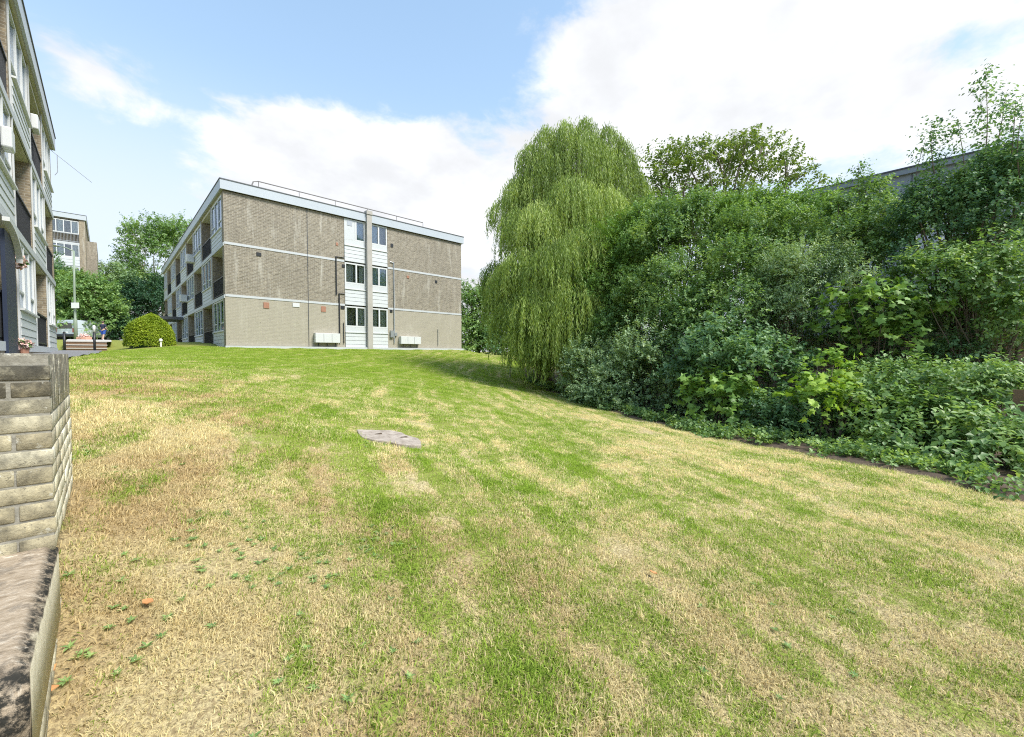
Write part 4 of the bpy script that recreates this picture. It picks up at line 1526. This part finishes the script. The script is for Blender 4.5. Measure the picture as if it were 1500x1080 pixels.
# small bollard lights by the clipped bush
for (px, zc, y1, lab) in ((183, 27.5, 493, 'short white bollard light standing before the dark conifers'), (236, 21.5, 500, 'short white marker post in the grass before the clipped bush')):
    q = at(px, zc)
    z0 = G(q.x, q.y) - .05
    z1 = at(px, zc, y1).z
    o = empty('bollard_light', (q.x, q.y, z0), lab, 'bollard light')
    MB().tube([(q.x, q.y, z0), (q.x, q.y, z1)], .04, 8).build('post', 'sign_white', o)
    MB().tube([(q.x, q.y, z1 + .001), (q.x, q.y, z1 + .10), (q.x, q.y, z1 + .13)], [.075, .075, .04], 10).build('lamp_cap', 'sign_white', o)

# two thin stakes by the willow
for (px, zc, lab) in ((747, 21.0, 'thin wooden stake in the grass under the willow edge'),):
    q = at(px, zc)
    z0 = G(q.x, q.y)
    o = MB().tube([(q.x, q.y, z0 - .1), (q.x + .03, q.y, z0 + .75)], [.03, .02], 6).build('garden_stake', 'bark_pale')
    tag(o, lab, 'stake')

# ------------------------------------------------------------------ boundary wall and fence behind the planting
bw_ = empty('boundary_wall', (14.2, 2, -1.9), 'tan brick boundary wall glimpsed through the shrubs', 'wall')
MB().box(14.1, 14.33, -9, 11.5, -2.3, .45).build('brickwork', 'brick_tan', bw_)
MB().box(14.04, 14.39, -9.05, 11.55, .453, .53).build('coping', 'paving', bw_)
fn = empty('timber_fence', (10.4, -3, -1.8), 'brown timber fence panel at the far right behind the dark shrub', 'fence')
mb = MB()
y = -6.0
while y < -.75:
    mb.box(10.35, 10.372, y, y + .14, -1.85, -.55)
    y += .147
mb.build('boards', 'timber', fn)
MB().box(10.374, 10.42, -6, -.76, -.75, -.66).box(10.374, 10.42, -6, -.76, -1.6, -1.5).build('rail', 'timber', fn)

# ------------------------------------------------------------------ planting
GRP = 'shrubs massed along the edge of the lawn'
# front row
shrub('snowberry_bush', 'low rounded grey green bush at the lawn edge next to the willow', 'bush', [(905, 570, 14.4, 72, 60), (965, 560, 12.8, 75, 72), (862, 552, 15.2, 38, 48), (1010, 590, 11.6, 45, 45)], 'leaf_grey', 21, ll=.075, lw=.05, group=GRP)
shrub('hazel_bush', 'broad mid green bush behind the bright maple saplings, middle of the planting', 'bush', [(1055, 545, 11.2, 75, 75), (1120, 575, 10.0, 62, 75)], 'leaf_deep', 22, ll=.10, lw=.07, group=GRP)
shrub('maple_sapling', 'bright maple sapling low at the lawn edge before the broad mid green bush', 'sapling', [(1075, 600, 9.6, 45, 40), (1040, 580, 10.2, 32, 34)], 'leaf_fresh', 23, ll=.13, lw=.13, per=6, tl=.34, kind='maple', dens=.7, group=GRP)
shrub('laurel_bush', 'deep green glossy bush at the foot of the planting below the lime sapling', 'bush', [(1205, 632, 8.6, 62, 50), (1140, 628, 9.0, 50, 42)], 'leaf_deep', 24, ll=.08, lw=.05, group=GRP)
shrub('lime_sapling', 'lime yellow maple sapling glowing in front of the dark shrubs', 'sapling', [(1190, 585, 8.1, 30, 26), (1245, 590, 8.0, 22, 15), (1215, 545, 8.5, 26, 20)], 'leaf_lime', 25, ll=.11, lw=.11, per=6, tl=.30, kind='maple', dens=.75, group=GRP)
shrub('privet_bush', 'large dark spreading bush at the right end of the lawn edge', 'bush', [(1275, 630, 8.0, 75, 58), (1385, 660, 7.0, 90, 70), (1475, 682, 6.3, 62, 60), (1330, 655, 7.5, 40, 40)], 'leaf_mid', 26, ll=.095, lw=.06, group=GRP)
shrub('dogwood_bush', 'arching pale topped bush with a flat top above the large dark one', 'bush', [(1310, 565, 8.4, 70, 26), (1400, 570, 7.8, 80, 28), (1478, 575, 7.2, 36, 30)], 'leaf_mid', 27, ll=.08, lw=.05, group=GRP)
# middle row
shrub('elder_bush', 'elder like bush of large bright leaves mid height in the planting', 'bush', [(1270, 460, 9.6, 60, 42), (1310, 510, 9.4, 42, 40)], 'leaf_fresh', 28, ll=.12, lw=.12, per=6, kind='maple', dens=.6, group=GRP)
shrub('goat_willow', 'grey green sallow with fine pale leaves in the middle of the planting', 'shrub', [(1180, 430, 11.0, 58, 68), (1145, 470, 11.4, 46, 50)], 'leaf_grey', 29, ll=.065, lw=.026, per=11, group=GRP)
shrub('hawthorn_shrub', 'tall deep green thorn shrub rising behind the broad mid green bush', 'shrub', [(1080, 450, 12.6, 75, 75), (1020, 480, 13.0, 60, 60), (1100, 380, 13.4, 66, 66)], 'leaf_mid', 30, ll=.075, lw=.052, group=GRP)
shrub('bramble_shrub', 'dark tangled shrub filling behind the snowberry bush', 'shrub', [(980, 450, 14.8, 62, 72), (930, 470, 15.6, 50, 56)], 'leaf_mid', 31, ll=.075, lw=.05, group=GRP)
shrub('field_maple', 'dense shrub of small leaves above the fence at the right edge', 'shrub', [(1450, 420, 8.8, 58, 55), (1380, 420, 9.2, 60, 50), (1495, 480, 8.2, 34, 50)], 'leaf_mid', 32, ll=.075, lw=.055, group=GRP)
shrub('yew_bush', 'dark bush low between the bright leaved elder and the bare trunks', 'bush', [(1245, 520, 11.2, 55, 42), (1335, 520, 10.6, 58, 44), (1420, 540, 10.0, 46, 30), (1300, 480, 11.6, 50, 40), (1485, 530, 9.6, 40, 36), (1400, 480, 11.4, 44, 30), (1470, 470, 10.6, 40, 30), (1478, 500, 8.9, 40, 34), (1405, 525, 9.0, 34, 24)], 'leaf_deep', 38, ll=.075, lw=.045, dens=1.15, group=GRP)
# back row
shrub('ash_sapling', 'light green young tree leaning against the willow curtain', 'young tree', [(915, 390, 17.2, 50, 70), (885, 440, 16.8, 42, 60), (935, 350, 18, 34, 36)], 'leaf_fresh', 33, ll=.09, lw=.045, group=GRP, stem_r=.04)
shrub('lime_tree', 'rounded mid green young tree directly below the open crowned tree', 'young tree', [(1005, 375, 16.0, 72, 70), (965, 335, 17, 40, 36), (1030, 330, 16.4, 36, 34)], 'leaf_mid', 34, ll=.085, lw=.06, group=GRP, stem_r=.045, shoots=((985, 330, 276, 16.4, 2), (1050, 330, 278, 16.2, 3), (955, 330, 288, 17, -5), (1020, 330, 284, 16.4, -4)))
shrub('cherry_tree', 'bushy young tree before the end of the slate blue building', 'young tree', [(1095, 335, 15.0, 50, 46), (1175, 340, 14.0, 52, 40), (1130, 308, 14.6, 34, 20), (1195, 312, 13.6, 24, 18)], 'leaf_fresh', 35, ll=.085, lw=.05, group=GRP, stem_r=.045, shoots=((1222, 330, 262, 13.4, 4), (1110, 310, 276, 14.6, -4), (1160, 320, 286, 14.0, 5), (1190, 320, 280, 13.6, -3)))
shrub('alder_tree', 'young tree with a pointed top against the slate blue wall', 'young tree', [(1290, 350, 11.6, 44, 50), (1245, 375, 11.4, 50, 48), (1275, 295, 11.8, 20, 26), (1235, 320, 11.8, 22, 26)], 'leaf_mid', 36, ll=.08, lw=.055, group=GRP, stem_r=.045, shoots=((1262, 315, 240, 11.8, -4), (1290, 305, 262, 11.8, 4), (1236, 360, 288, 11.6, 3)))
shrub('plum_tree', 'tall young tree at the right edge with long whips above its crown', 'young tree', [(1430, 330, 9.8, 62, 60), (1350, 350, 10.4, 46, 58), (1490, 320, 9.2, 40, 90), (1448, 262, 9.8, 28, 32), (1385, 290, 10, 26, 26)], 'leaf_deep', 37, ll=.075, lw=.05,
      group=GRP, stem_r=.05, shoots=((1435, 280, 105, 9.8, 8), (1450, 260, 135, 9.8, 24), (1380, 310, 180, 10.2, -16), (1350, 340, 205, 10.4, 6), (1478, 270, 150, 9.2, 10), (1412, 300, 175, 9.8, -10), (1495, 270, 165, 9.0, 2)))

# bare trunks in the dark gap on the right
for n_, (px, zc, px2, y2, r0) in enumerate(((1448, 9.2, 1462, 380, .10), (1425, 9.6, 1400, 400, .06), (1478, 8.6, 1500, 430, .05))):
    q = at(px, zc)
    z0 = G(q.x, q.y)
    e = at(px2, zc + .3, y2)
    rn = np.random.default_rng(70 + n_)
    o = MB().tube(branch_pts((q.x, q.y, z0 - .1), e, rn, .03, 7), [r0 * (1 - .45 * k / 6) for k in range(7)], 8).build('tree_trunk', 'bark', smooth=True)
    tag(o, ['thick bare trunk in the dark gap among the shrubs', 'slender trunk leaning left beside the thick bare trunk', 'thin trunk leaning right beside the thick bare trunk'][n_], 'tree trunk')

# ivy and low growth at the foot of the planting
rng = np.random.default_rng(50)
ny_ = 5200
yy = rng.uniform(-3, 15.2, ny_)
xx = hedge_x(yy) + np.abs(rng.normal(0, 1, ny_)) * np.where(yy < 3.5, .62, .24) + .10 * np.sin(yy * 3.1) + .12 * np.sin(yy * 1.3) + .09 * np.sin(yy * 6.7 + 1) + .05 + .25 * rng.uniform(0, 1, ny_) ** 2
_k2 = (np.sin(yy * 2.3) + np.sin(yy * 5.1 + 2) + 2 * rng.uniform(-1, 1, ny_)) > -1.0
xx, yy = xx[_k2], yy[_k2]; ny_ = len(yy)
A = np.stack([xx, yy, Gn(xx, yy) + rng.uniform(.0, .20, ny_) * np.clip((xx - hedge_x(yy)) * 3 + .25, .1, 1)], 1)
T = unit(rand_unit(rng, ny_) * [1, 1, .4] + [0, 0, .5])
V, Fc, Av = sprays(rng, A, T, 6, .16, .065, .055, 'plain', .2)
tag(np_mesh('ground_cover', V, Fc, 'leaf_mid', None, Av), 'low ivy and weeds along the foot of the shrubs', 'ground cover', kind='stuff')

# ------------------------------------------------------------------ weeping willow


def willow():
    rng = np.random.default_rng(60)
    q = at(795, 20.0)
    bz = G(q.x, q.y)
    root = empty('weeping_willow', (q.x, q.y, bz), 'tall weeping willow with trailing curtains of leaves at the end of the planting', 'tree')
    domes = [(848, 198, 20.6, 46, 120), (804, 222, 20.4, 32, 110), (898, 226, 20.8, 34, 170), (772, 258, 20.2, 20, 70), (925, 292, 20.8, 22, 170), (838, 262, 19.0, 34, 85), (884, 278, 19.2, 32, 120),
             (792, 300, 18.8, 32, 75), (760, 308, 19.6, 20, 65), (908, 348, 19.0, 32, 140), (854, 335, 17.8, 36, 85), (815, 356, 17.2, 34, 75), (768, 366, 18.2, 26, 60), (746, 384, 18.8, 20, 70), (878, 400, 17.6, 30, 100),
             (836, 412, 16.6, 38, 95), (786, 420, 17.0, 30, 85), (754, 436, 18.0, 23, 66), (732, 424, 19.2, 12, 50), (806, 478, 16.8, 28, 66), (850, 466, 16.8, 30, 85), (772, 486, 17.8, 20, 44), (724, 388, 19.9, 9, 45),
             (740, 292, 20.4, 11, 45), (756, 264, 20.6, 9, 40), (840, 300, 22.4, 62, 200), (800, 400, 21.6, 42, 120), (880, 420, 21.4, 44, 120),
             (800, 190, 20.6, 9, 45), (828, 182, 20.4, 10, 50), (858, 178, 20.6, 9, 50), (888, 188, 20.8, 10, 55), (912, 210, 20.8, 9, 60), (778, 216, 20.4, 8, 50), (937, 262, 20.9, 8, 60), (757, 322, 19.0, 8, 40)]
    tones = rng.uniform(0, 1, len(domes)); tn_ = []
    P_, D_, N_ = [], [], []
    wood = MB()
    tt = Vector((q.x, q.y, bz))
    top = at(850, 20.2, 230)
    trunk_pts = [tuple(tt - Vector((0, 0, .2))), tuple(tt + Vector((0, 0, 1.6))), tuple(tt.lerp(top, .35)), tuple(tt.lerp(top, .7)), tuple(top)]
    wood.tube(trunk_pts, [.48, .36, .30, .20, .06], 10)
    br = MB()
    for di, (px, y, zc, r, hang) in enumerate(domes):
        c = np.array(at(px, zc, y)); rm = r * zc / F; hm = hang * zc / F
        start = Vector(tt.lerp(top, min(.95, max(.25, (c[2] - bz) / (top.z - bz) * .75))))
        pts = branch_pts(start, c - np.array([0, 0, .1]), rng, .08, 6)
        br.tube(pts, [.09 * (1 - .75 * k / 5) for k in range(6)], 5)
        n = int(60 + 230 * rm)
        ang = rng.uniform(0, 2 * np.pi, n); rho = np.sqrt(rng.uniform(0, 1, n))
        s0 = c + (np.cos(ang) * rho * rm)[:, None] * CR + (np.sin(ang) * rho * rm)[:, None] * CF + (-(rho ** 2) * rm * .75 + rng.normal(0, .12, n))[:, None] * UP
        out = np.cos(ang)[:, None] * CR + np.sin(ang)[:, None] * CF
        Ls = hm * rng.uniform(.35, 1.05, n)
        sway = rng.normal(0, .05, (n, 3)) * [1, 1, 0]
        for k in range(n):
            m_ = max(8, int(Ls[k] / .06))
            u = np.linspace(0, 1, m_) ** .92
            arch = .30 * (1 - np.exp(-u * 5))
            pt = s0[k] + out[k] * (arch * (.5 + 1.3 * rho[k]))[:, None] + (-(u * Ls[k]) + .16 * np.exp(-((u - .04) / .05) ** 2))[:, None] * UP + sway[k] * (u * Ls[k])[:, None]
            pt = pt + rng.normal(0, .022, (m_, 3))
            ok = pt[:, 2] > bz + .12 + rng.uniform(0, .5)
            pt = pt[ok]
            if len(pt) == 0: continue
            P_.append(pt); tn_.append(tones[di] * .42 + rng.uniform(0, .26))
            D_.append(unit(np.array([0, 0, -1.0]) + rng.normal(0, .30, (len(pt), 3))))
            N_.append(unit(out[k] * .8 + rng.normal(0, .6, (len(pt), 3)) + [0, 0, .35]))
    P = np.concatenate(P_); Dn = np.concatenate(D_); Nn = np.concatenate(N_)
    n = len(P)
    var = np.clip(np.repeat(np.array(tn_), [len(p) for p in P_]) + rng.uniform(0, .36, n), 0, 1)
    L = .17 * rng.uniform(.7, 1.3, n)
    V, Fc, Av = leaf_quads(P, Dn, Nn, L, np.full(n, .034), rng, var)
    np_mesh('foliage', V, Fc, 'leaf_willow', root, Av)
    wood.build('trunk', 'bark', root, smooth=True)
    br.build('limbs', 'bark', root, smooth=True)
    print('willow leaves', n)


willow()


# ------------------------------------------------------------------ trees
def tree(name, label, base, lobes, mat, seed, ll, lw, per=8, tl=.5, dens=1.0, trunk=.25, group=None, clump=.34, bark='bark', limbs=5, inner=.45, cat='tree'):
    rng = np.random.default_rng(seed)
    q = at(*base)
    bz = G(q.x, q.y)
    root = empty(name, (q.x, q.y, bz), label, cat, group)
    wood = MB(); parts = []
    L = [px_blob(*l) for l in lobes]
    allc = np.mean([np.array(l[0]) for l in L], 0)
    fork = Vector((q.x * .7 + allc[0] * .3, q.y * .7 + allc[1] * .3, bz + (allc[2] - bz) * .55))
    wood.tube(branch_pts((q.x, q.y, bz - .2), fork, rng, .03, 6), [trunk * (1.15 - .45 * k / 5) for k in range(6)], 9)
    for lb in L:
        area = 4 * math.pi * ((lb[1] * lb[2]) ** 1.6 / 3 + (lb[1] * lb[3]) ** 1.6 / 3 + (lb[2] * lb[3]) ** 1.6 / 3) ** (1 / 1.6)
        ntw = int(dens * area * 2.4 / (per * ll * lw * .5) * .5)
        ncl = int(min(70, max(8, area / (clump * min(lb[1], lb[2])) ** 2 * .5)))
        A, T, cen, tone = lobes_points(rng, lb, ncl, ntw, clump, inner)
        parts.append(sprays(rng, A, T, per, tl, ll, lw, tone=tone))
        main = branch_pts(fork, np.array(lb[0]), rng, .08, 6)
        wood.tube(main, [trunk * (.55 - .35 * k / 5) for k in range(6)], 6)
        for c in cen[:limbs]:
            s = main[rng.integers(1, 5)]
            wood.tube(branch_pts(s, c, rng, .08, 5), [trunk * .22 * (1 - .7 * k / 4) for k in range(5)], 5)
    V, Fc, Av = merge(parts)
    np_mesh('crown', V, Fc, mat, root, Av)
    wood.build('trunk', bark, root, smooth=True)
    return root


# open crown behind the planting
tree('plane_tree', 'open crowned tree with spreading limbs standing behind the shrubs beside the willow', (1045, 30), [(966, 238, 30, 24, 11), (998, 224, 30, 26, 12), (1045, 222, 29, 28, 11), (1090, 212, 30, 28, 12), (1118, 214, 31, 24, 14), (1150, 236, 30, 24, 11),
     (1010, 250, 29, 30, 12), (1070, 245, 31, 30, 13), (1112, 252, 30, 26, 11), (960, 268, 30, 24, 12), (985, 290, 31, 26, 14), (1035, 280, 30, 30, 12), (1085, 285, 30, 26, 10), (1178, 256, 30, 16, 8), (1195, 266, 30, 10, 6), (1150, 268, 30, 16, 8), (955, 305, 30, 22, 14)],
     'leaf_olive', 80, .22, .15, per=7, tl=.55, dens=.62, trunk=.19, clump=.5, limbs=3, inner=.2)
TG = 'trees beyond the block of flats'
tree('birch_tree', 'tall airy tree with a pale leaning trunk behind the long side of the block', (245, 62), [(225, 375, 62, 36, 46), (200, 355, 62, 22, 24), (260, 350, 64, 34, 24), (215, 430, 61, 34, 34), (190, 390, 62, 14, 16)], 'leaf_mid', 81, .26, .17, per=8, tl=.8, dens=.8, trunk=.28,
     group=TG, bark='bark_pale')
tree('dark_conifer', 'dark dense evergreen behind the clipped bush', (205, 52), [(200, 465, 52, 46, 42), (175, 480, 53, 24, 28), (225, 440, 53, 28, 34)], 'leaf_dark', 82, .22, .10, per=10, tl=.7, dens=1.0, group=TG)
tree('lime_green_tree', 'yellow green tree below the distant block, behind the street lamp', (130, 45), [(132, 440, 45, 34, 32), (112, 425, 45, 24, 22), (152, 462, 45, 24, 30), (125, 475, 45, 36, 22)], 'leaf_mid', 83, .20, .14, per=8, tl=.6, dens=1.1, group=TG)
tree('dark_green_tree', 'dark green tree half hidden by the corner of the flats beside the path', (90, 46), [(88, 440, 46, 24, 44), (98, 470, 46, 24, 26), (70, 420, 46, 24, 40)], 'leaf_deep', 84, .20, .13, per=8, tl=.6, dens=1.1, group=TG)
tree('pale_green_tree', 'pale airy tree between the distant block and the tall birch', (165, 56), [(160, 408, 56, 24, 20), (150, 430, 56, 24, 24), (180, 425, 56, 22, 24)], 'leaf_grey', 85, .24, .15, per=8, tl=.7, dens=1.0, group=TG)
tree('low_hedge_tree', 'low dark hedge tree at the far end of the upper path', (160, 47), [(150, 488, 47, 26, 18), (190, 490, 47, 26, 18), (120, 488, 47, 26, 16)], 'leaf_dark', 86, .18, .11, per=8, tl=.5, dens=1.1, group=TG)
TR = 'trees beyond the right end of the block'
tree('sycamore_tree', 'rounded green tree just beyond the right end of the block', (700, 44), [(690, 455, 44, 28, 34), (685, 492, 43, 30, 34), (715, 465, 45, 30, 44), (710, 505, 43, 30, 26)], 'leaf_mid', 87, .20, .14, per=8, tl=.6, dens=1.2, group=TR)
tree('beech_tree', 'darker tree glimpsed through the edge of the willow curtain', (760, 44), [(765, 470, 46, 40, 50), (800, 440, 48, 40, 60), (745, 500, 43, 40, 30), (800, 505, 43, 40, 30)], 'leaf_deep', 88, .20, .14, per=8, tl=.6, dens=1.2, group=TR)
tree('elm_tree', 'broad tree hidden behind the willow trunk', (860, 48), [(860, 450, 50, 50, 60), (920, 420, 48, 44, 60)], 'leaf_deep', 89, .22, .15, per=8, tl=.6, dens=.9, group=TR)

# clipped golden dome
rng = np.random.default_rng(90)
q = at(221, 22.0)
bz = G(q.x, q.y)
dome = empty('clipped_bush', (q.x, q.y, bz), 'golden green bush clipped to a dome on the grass by the block', 'bush')
rr_, hh_ = 27 * 22 / F, 1.58
n = 9000
u = rand_unit(rng, n); u[:, 2] = np.abs(u[:, 2])
bul = 1 + .05 * np.sin(u[:, 0] * 6 + 1) * np.sin(u[:, 1] * 5 + 2 * u[:, 2]) + .05 * (rng.uniform(0, 1, n) > .985) - .06 * rng.uniform(0, 1, n)
A = np.stack([q.x + u[:, 0] * rr_ * bul, q.y + u[:, 1] * rr_ * bul, bz + u[:, 2] ** .8 * hh_ * bul], 1)
T = unit(u + rng.normal(0, .35, (n, 3)) + [0, 0, .3])
V, Fc, Av = sprays(rng, A, T, 4, .09, .055, .034)
np_mesh('foliage', V, Fc, 'leaf_gold', dome, Av)
core = MB()
core.ball((q.x, q.y, bz), (rr_ * .86, rr_ * .86, hh_ * .86), 20, 12).build('dark_core', 'leaf_dark', dome, smooth=True)  # solid dark ball filling the dome behind the leaves

# weeds: darker leafy rosettes in the turf, and a few dropped leaves
rng = np.random.default_rng(95)
parts = []
spots = []
for (px, py, n, sp) in ((420, 830, 16, .25), (540, 800, 8, .12), (300, 775, 5, .12), (215, 880, 7, .2), (330, 830, 7, .2), (590, 660, 10, .3), (690, 655, 6, .25), (130, 660, 5, .15), (170, 690, 4, .2), (480, 1000, 6, .2), (1140, 920, 5, .3), (95, 990, 4, .10)):
    for zc in np.arange(1.2, 12, .02):
        w_ = at(px, zc, py)
        if w_.z <= G(w_.x, w_.y): break
    for _ in range(n * 2): spots.append((w_.x + rng.normal(0, sp), w_.y + rng.normal(0, sp)))
spots = np.array(spots)
sz = lawn_z(spots[:, 0], spots[:, 1])
for (x, y), z in zip(spots, sz):
    m_ = 9
    A = np.repeat([[x, y, z + .010]], m_, 0)
    an = np.linspace(0, 2 * np.pi, m_, endpoint=False) + rng.uniform(0, 1)
    Dd = unit(np.stack([np.cos(an), np.sin(an), rng.uniform(.15, .7, m_)], 1))
    L = rng.uniform(.018, .040, m_)
    parts.append(leaf_quads(A, Dd, np.repeat([[0, 0, 1.0]], m_, 0), L, L * .32, rng, rng.uniform(.2, 1, m_)))
V, Fc, Av = merge(parts)
tag(np_mesh('weeds', V, Fc, 'leaf_mid', None, Av), 'leafy weed rosettes scattered in the turf', 'weeds', kind='stuff')
plain('dead_leaf', (.45, .21, .08), .8, var=.3, scale=30)
for k, (px, py, lab) in enumerate(((217, 884, 'rust brown fallen leaf in the grass out from the wall'), (70, 983, 'orange fallen leaf close against the foot of the wall'), (69, 1012, 'pale orange fallen leaf at the wall foot, below its twin'), (957, 842, 'small red brown fallen leaf out in the open lawn'))):
    for zc in np.arange(1.0, 12, .01):
        w_ = at(px, zc, py)
        if w_.z <= G(w_.x, w_.y) + .03: break
    x, y = w_.x, w_.y
    z = float(lawn_z(np.array([x]), np.array([y]))[0]) + .035
    rl = random.Random(k)
    a = rl.uniform(0, 6.28); s = .034
    mb = MB()
    prof = [(-1, 0, .1), (-.4, -.5, .02), (.3, -.45, .0), (1, 0, .15), (.3, .45, .12), (-.4, .5, .1)]
    for dzz in (0, .004):
        for (u_, v_, h_) in prof:
            mb.v.append((x + s * (u_ * math.cos(a) - v_ * math.sin(a)), y + s * (u_ * math.sin(a) + v_ * math.cos(a)), z + h_ * s * 1.5 + dzz))
    mb.f = [(0, 5, 4, 3, 2, 1), (6, 7, 8, 9, 10, 11)] + [(i, (i + 1) % 6, 6 + (i + 1) % 6, 6 + i) for i in range(6)]
    tag(mb.build('fallen_leaf', 'dead_leaf'), lab, 'leaf')
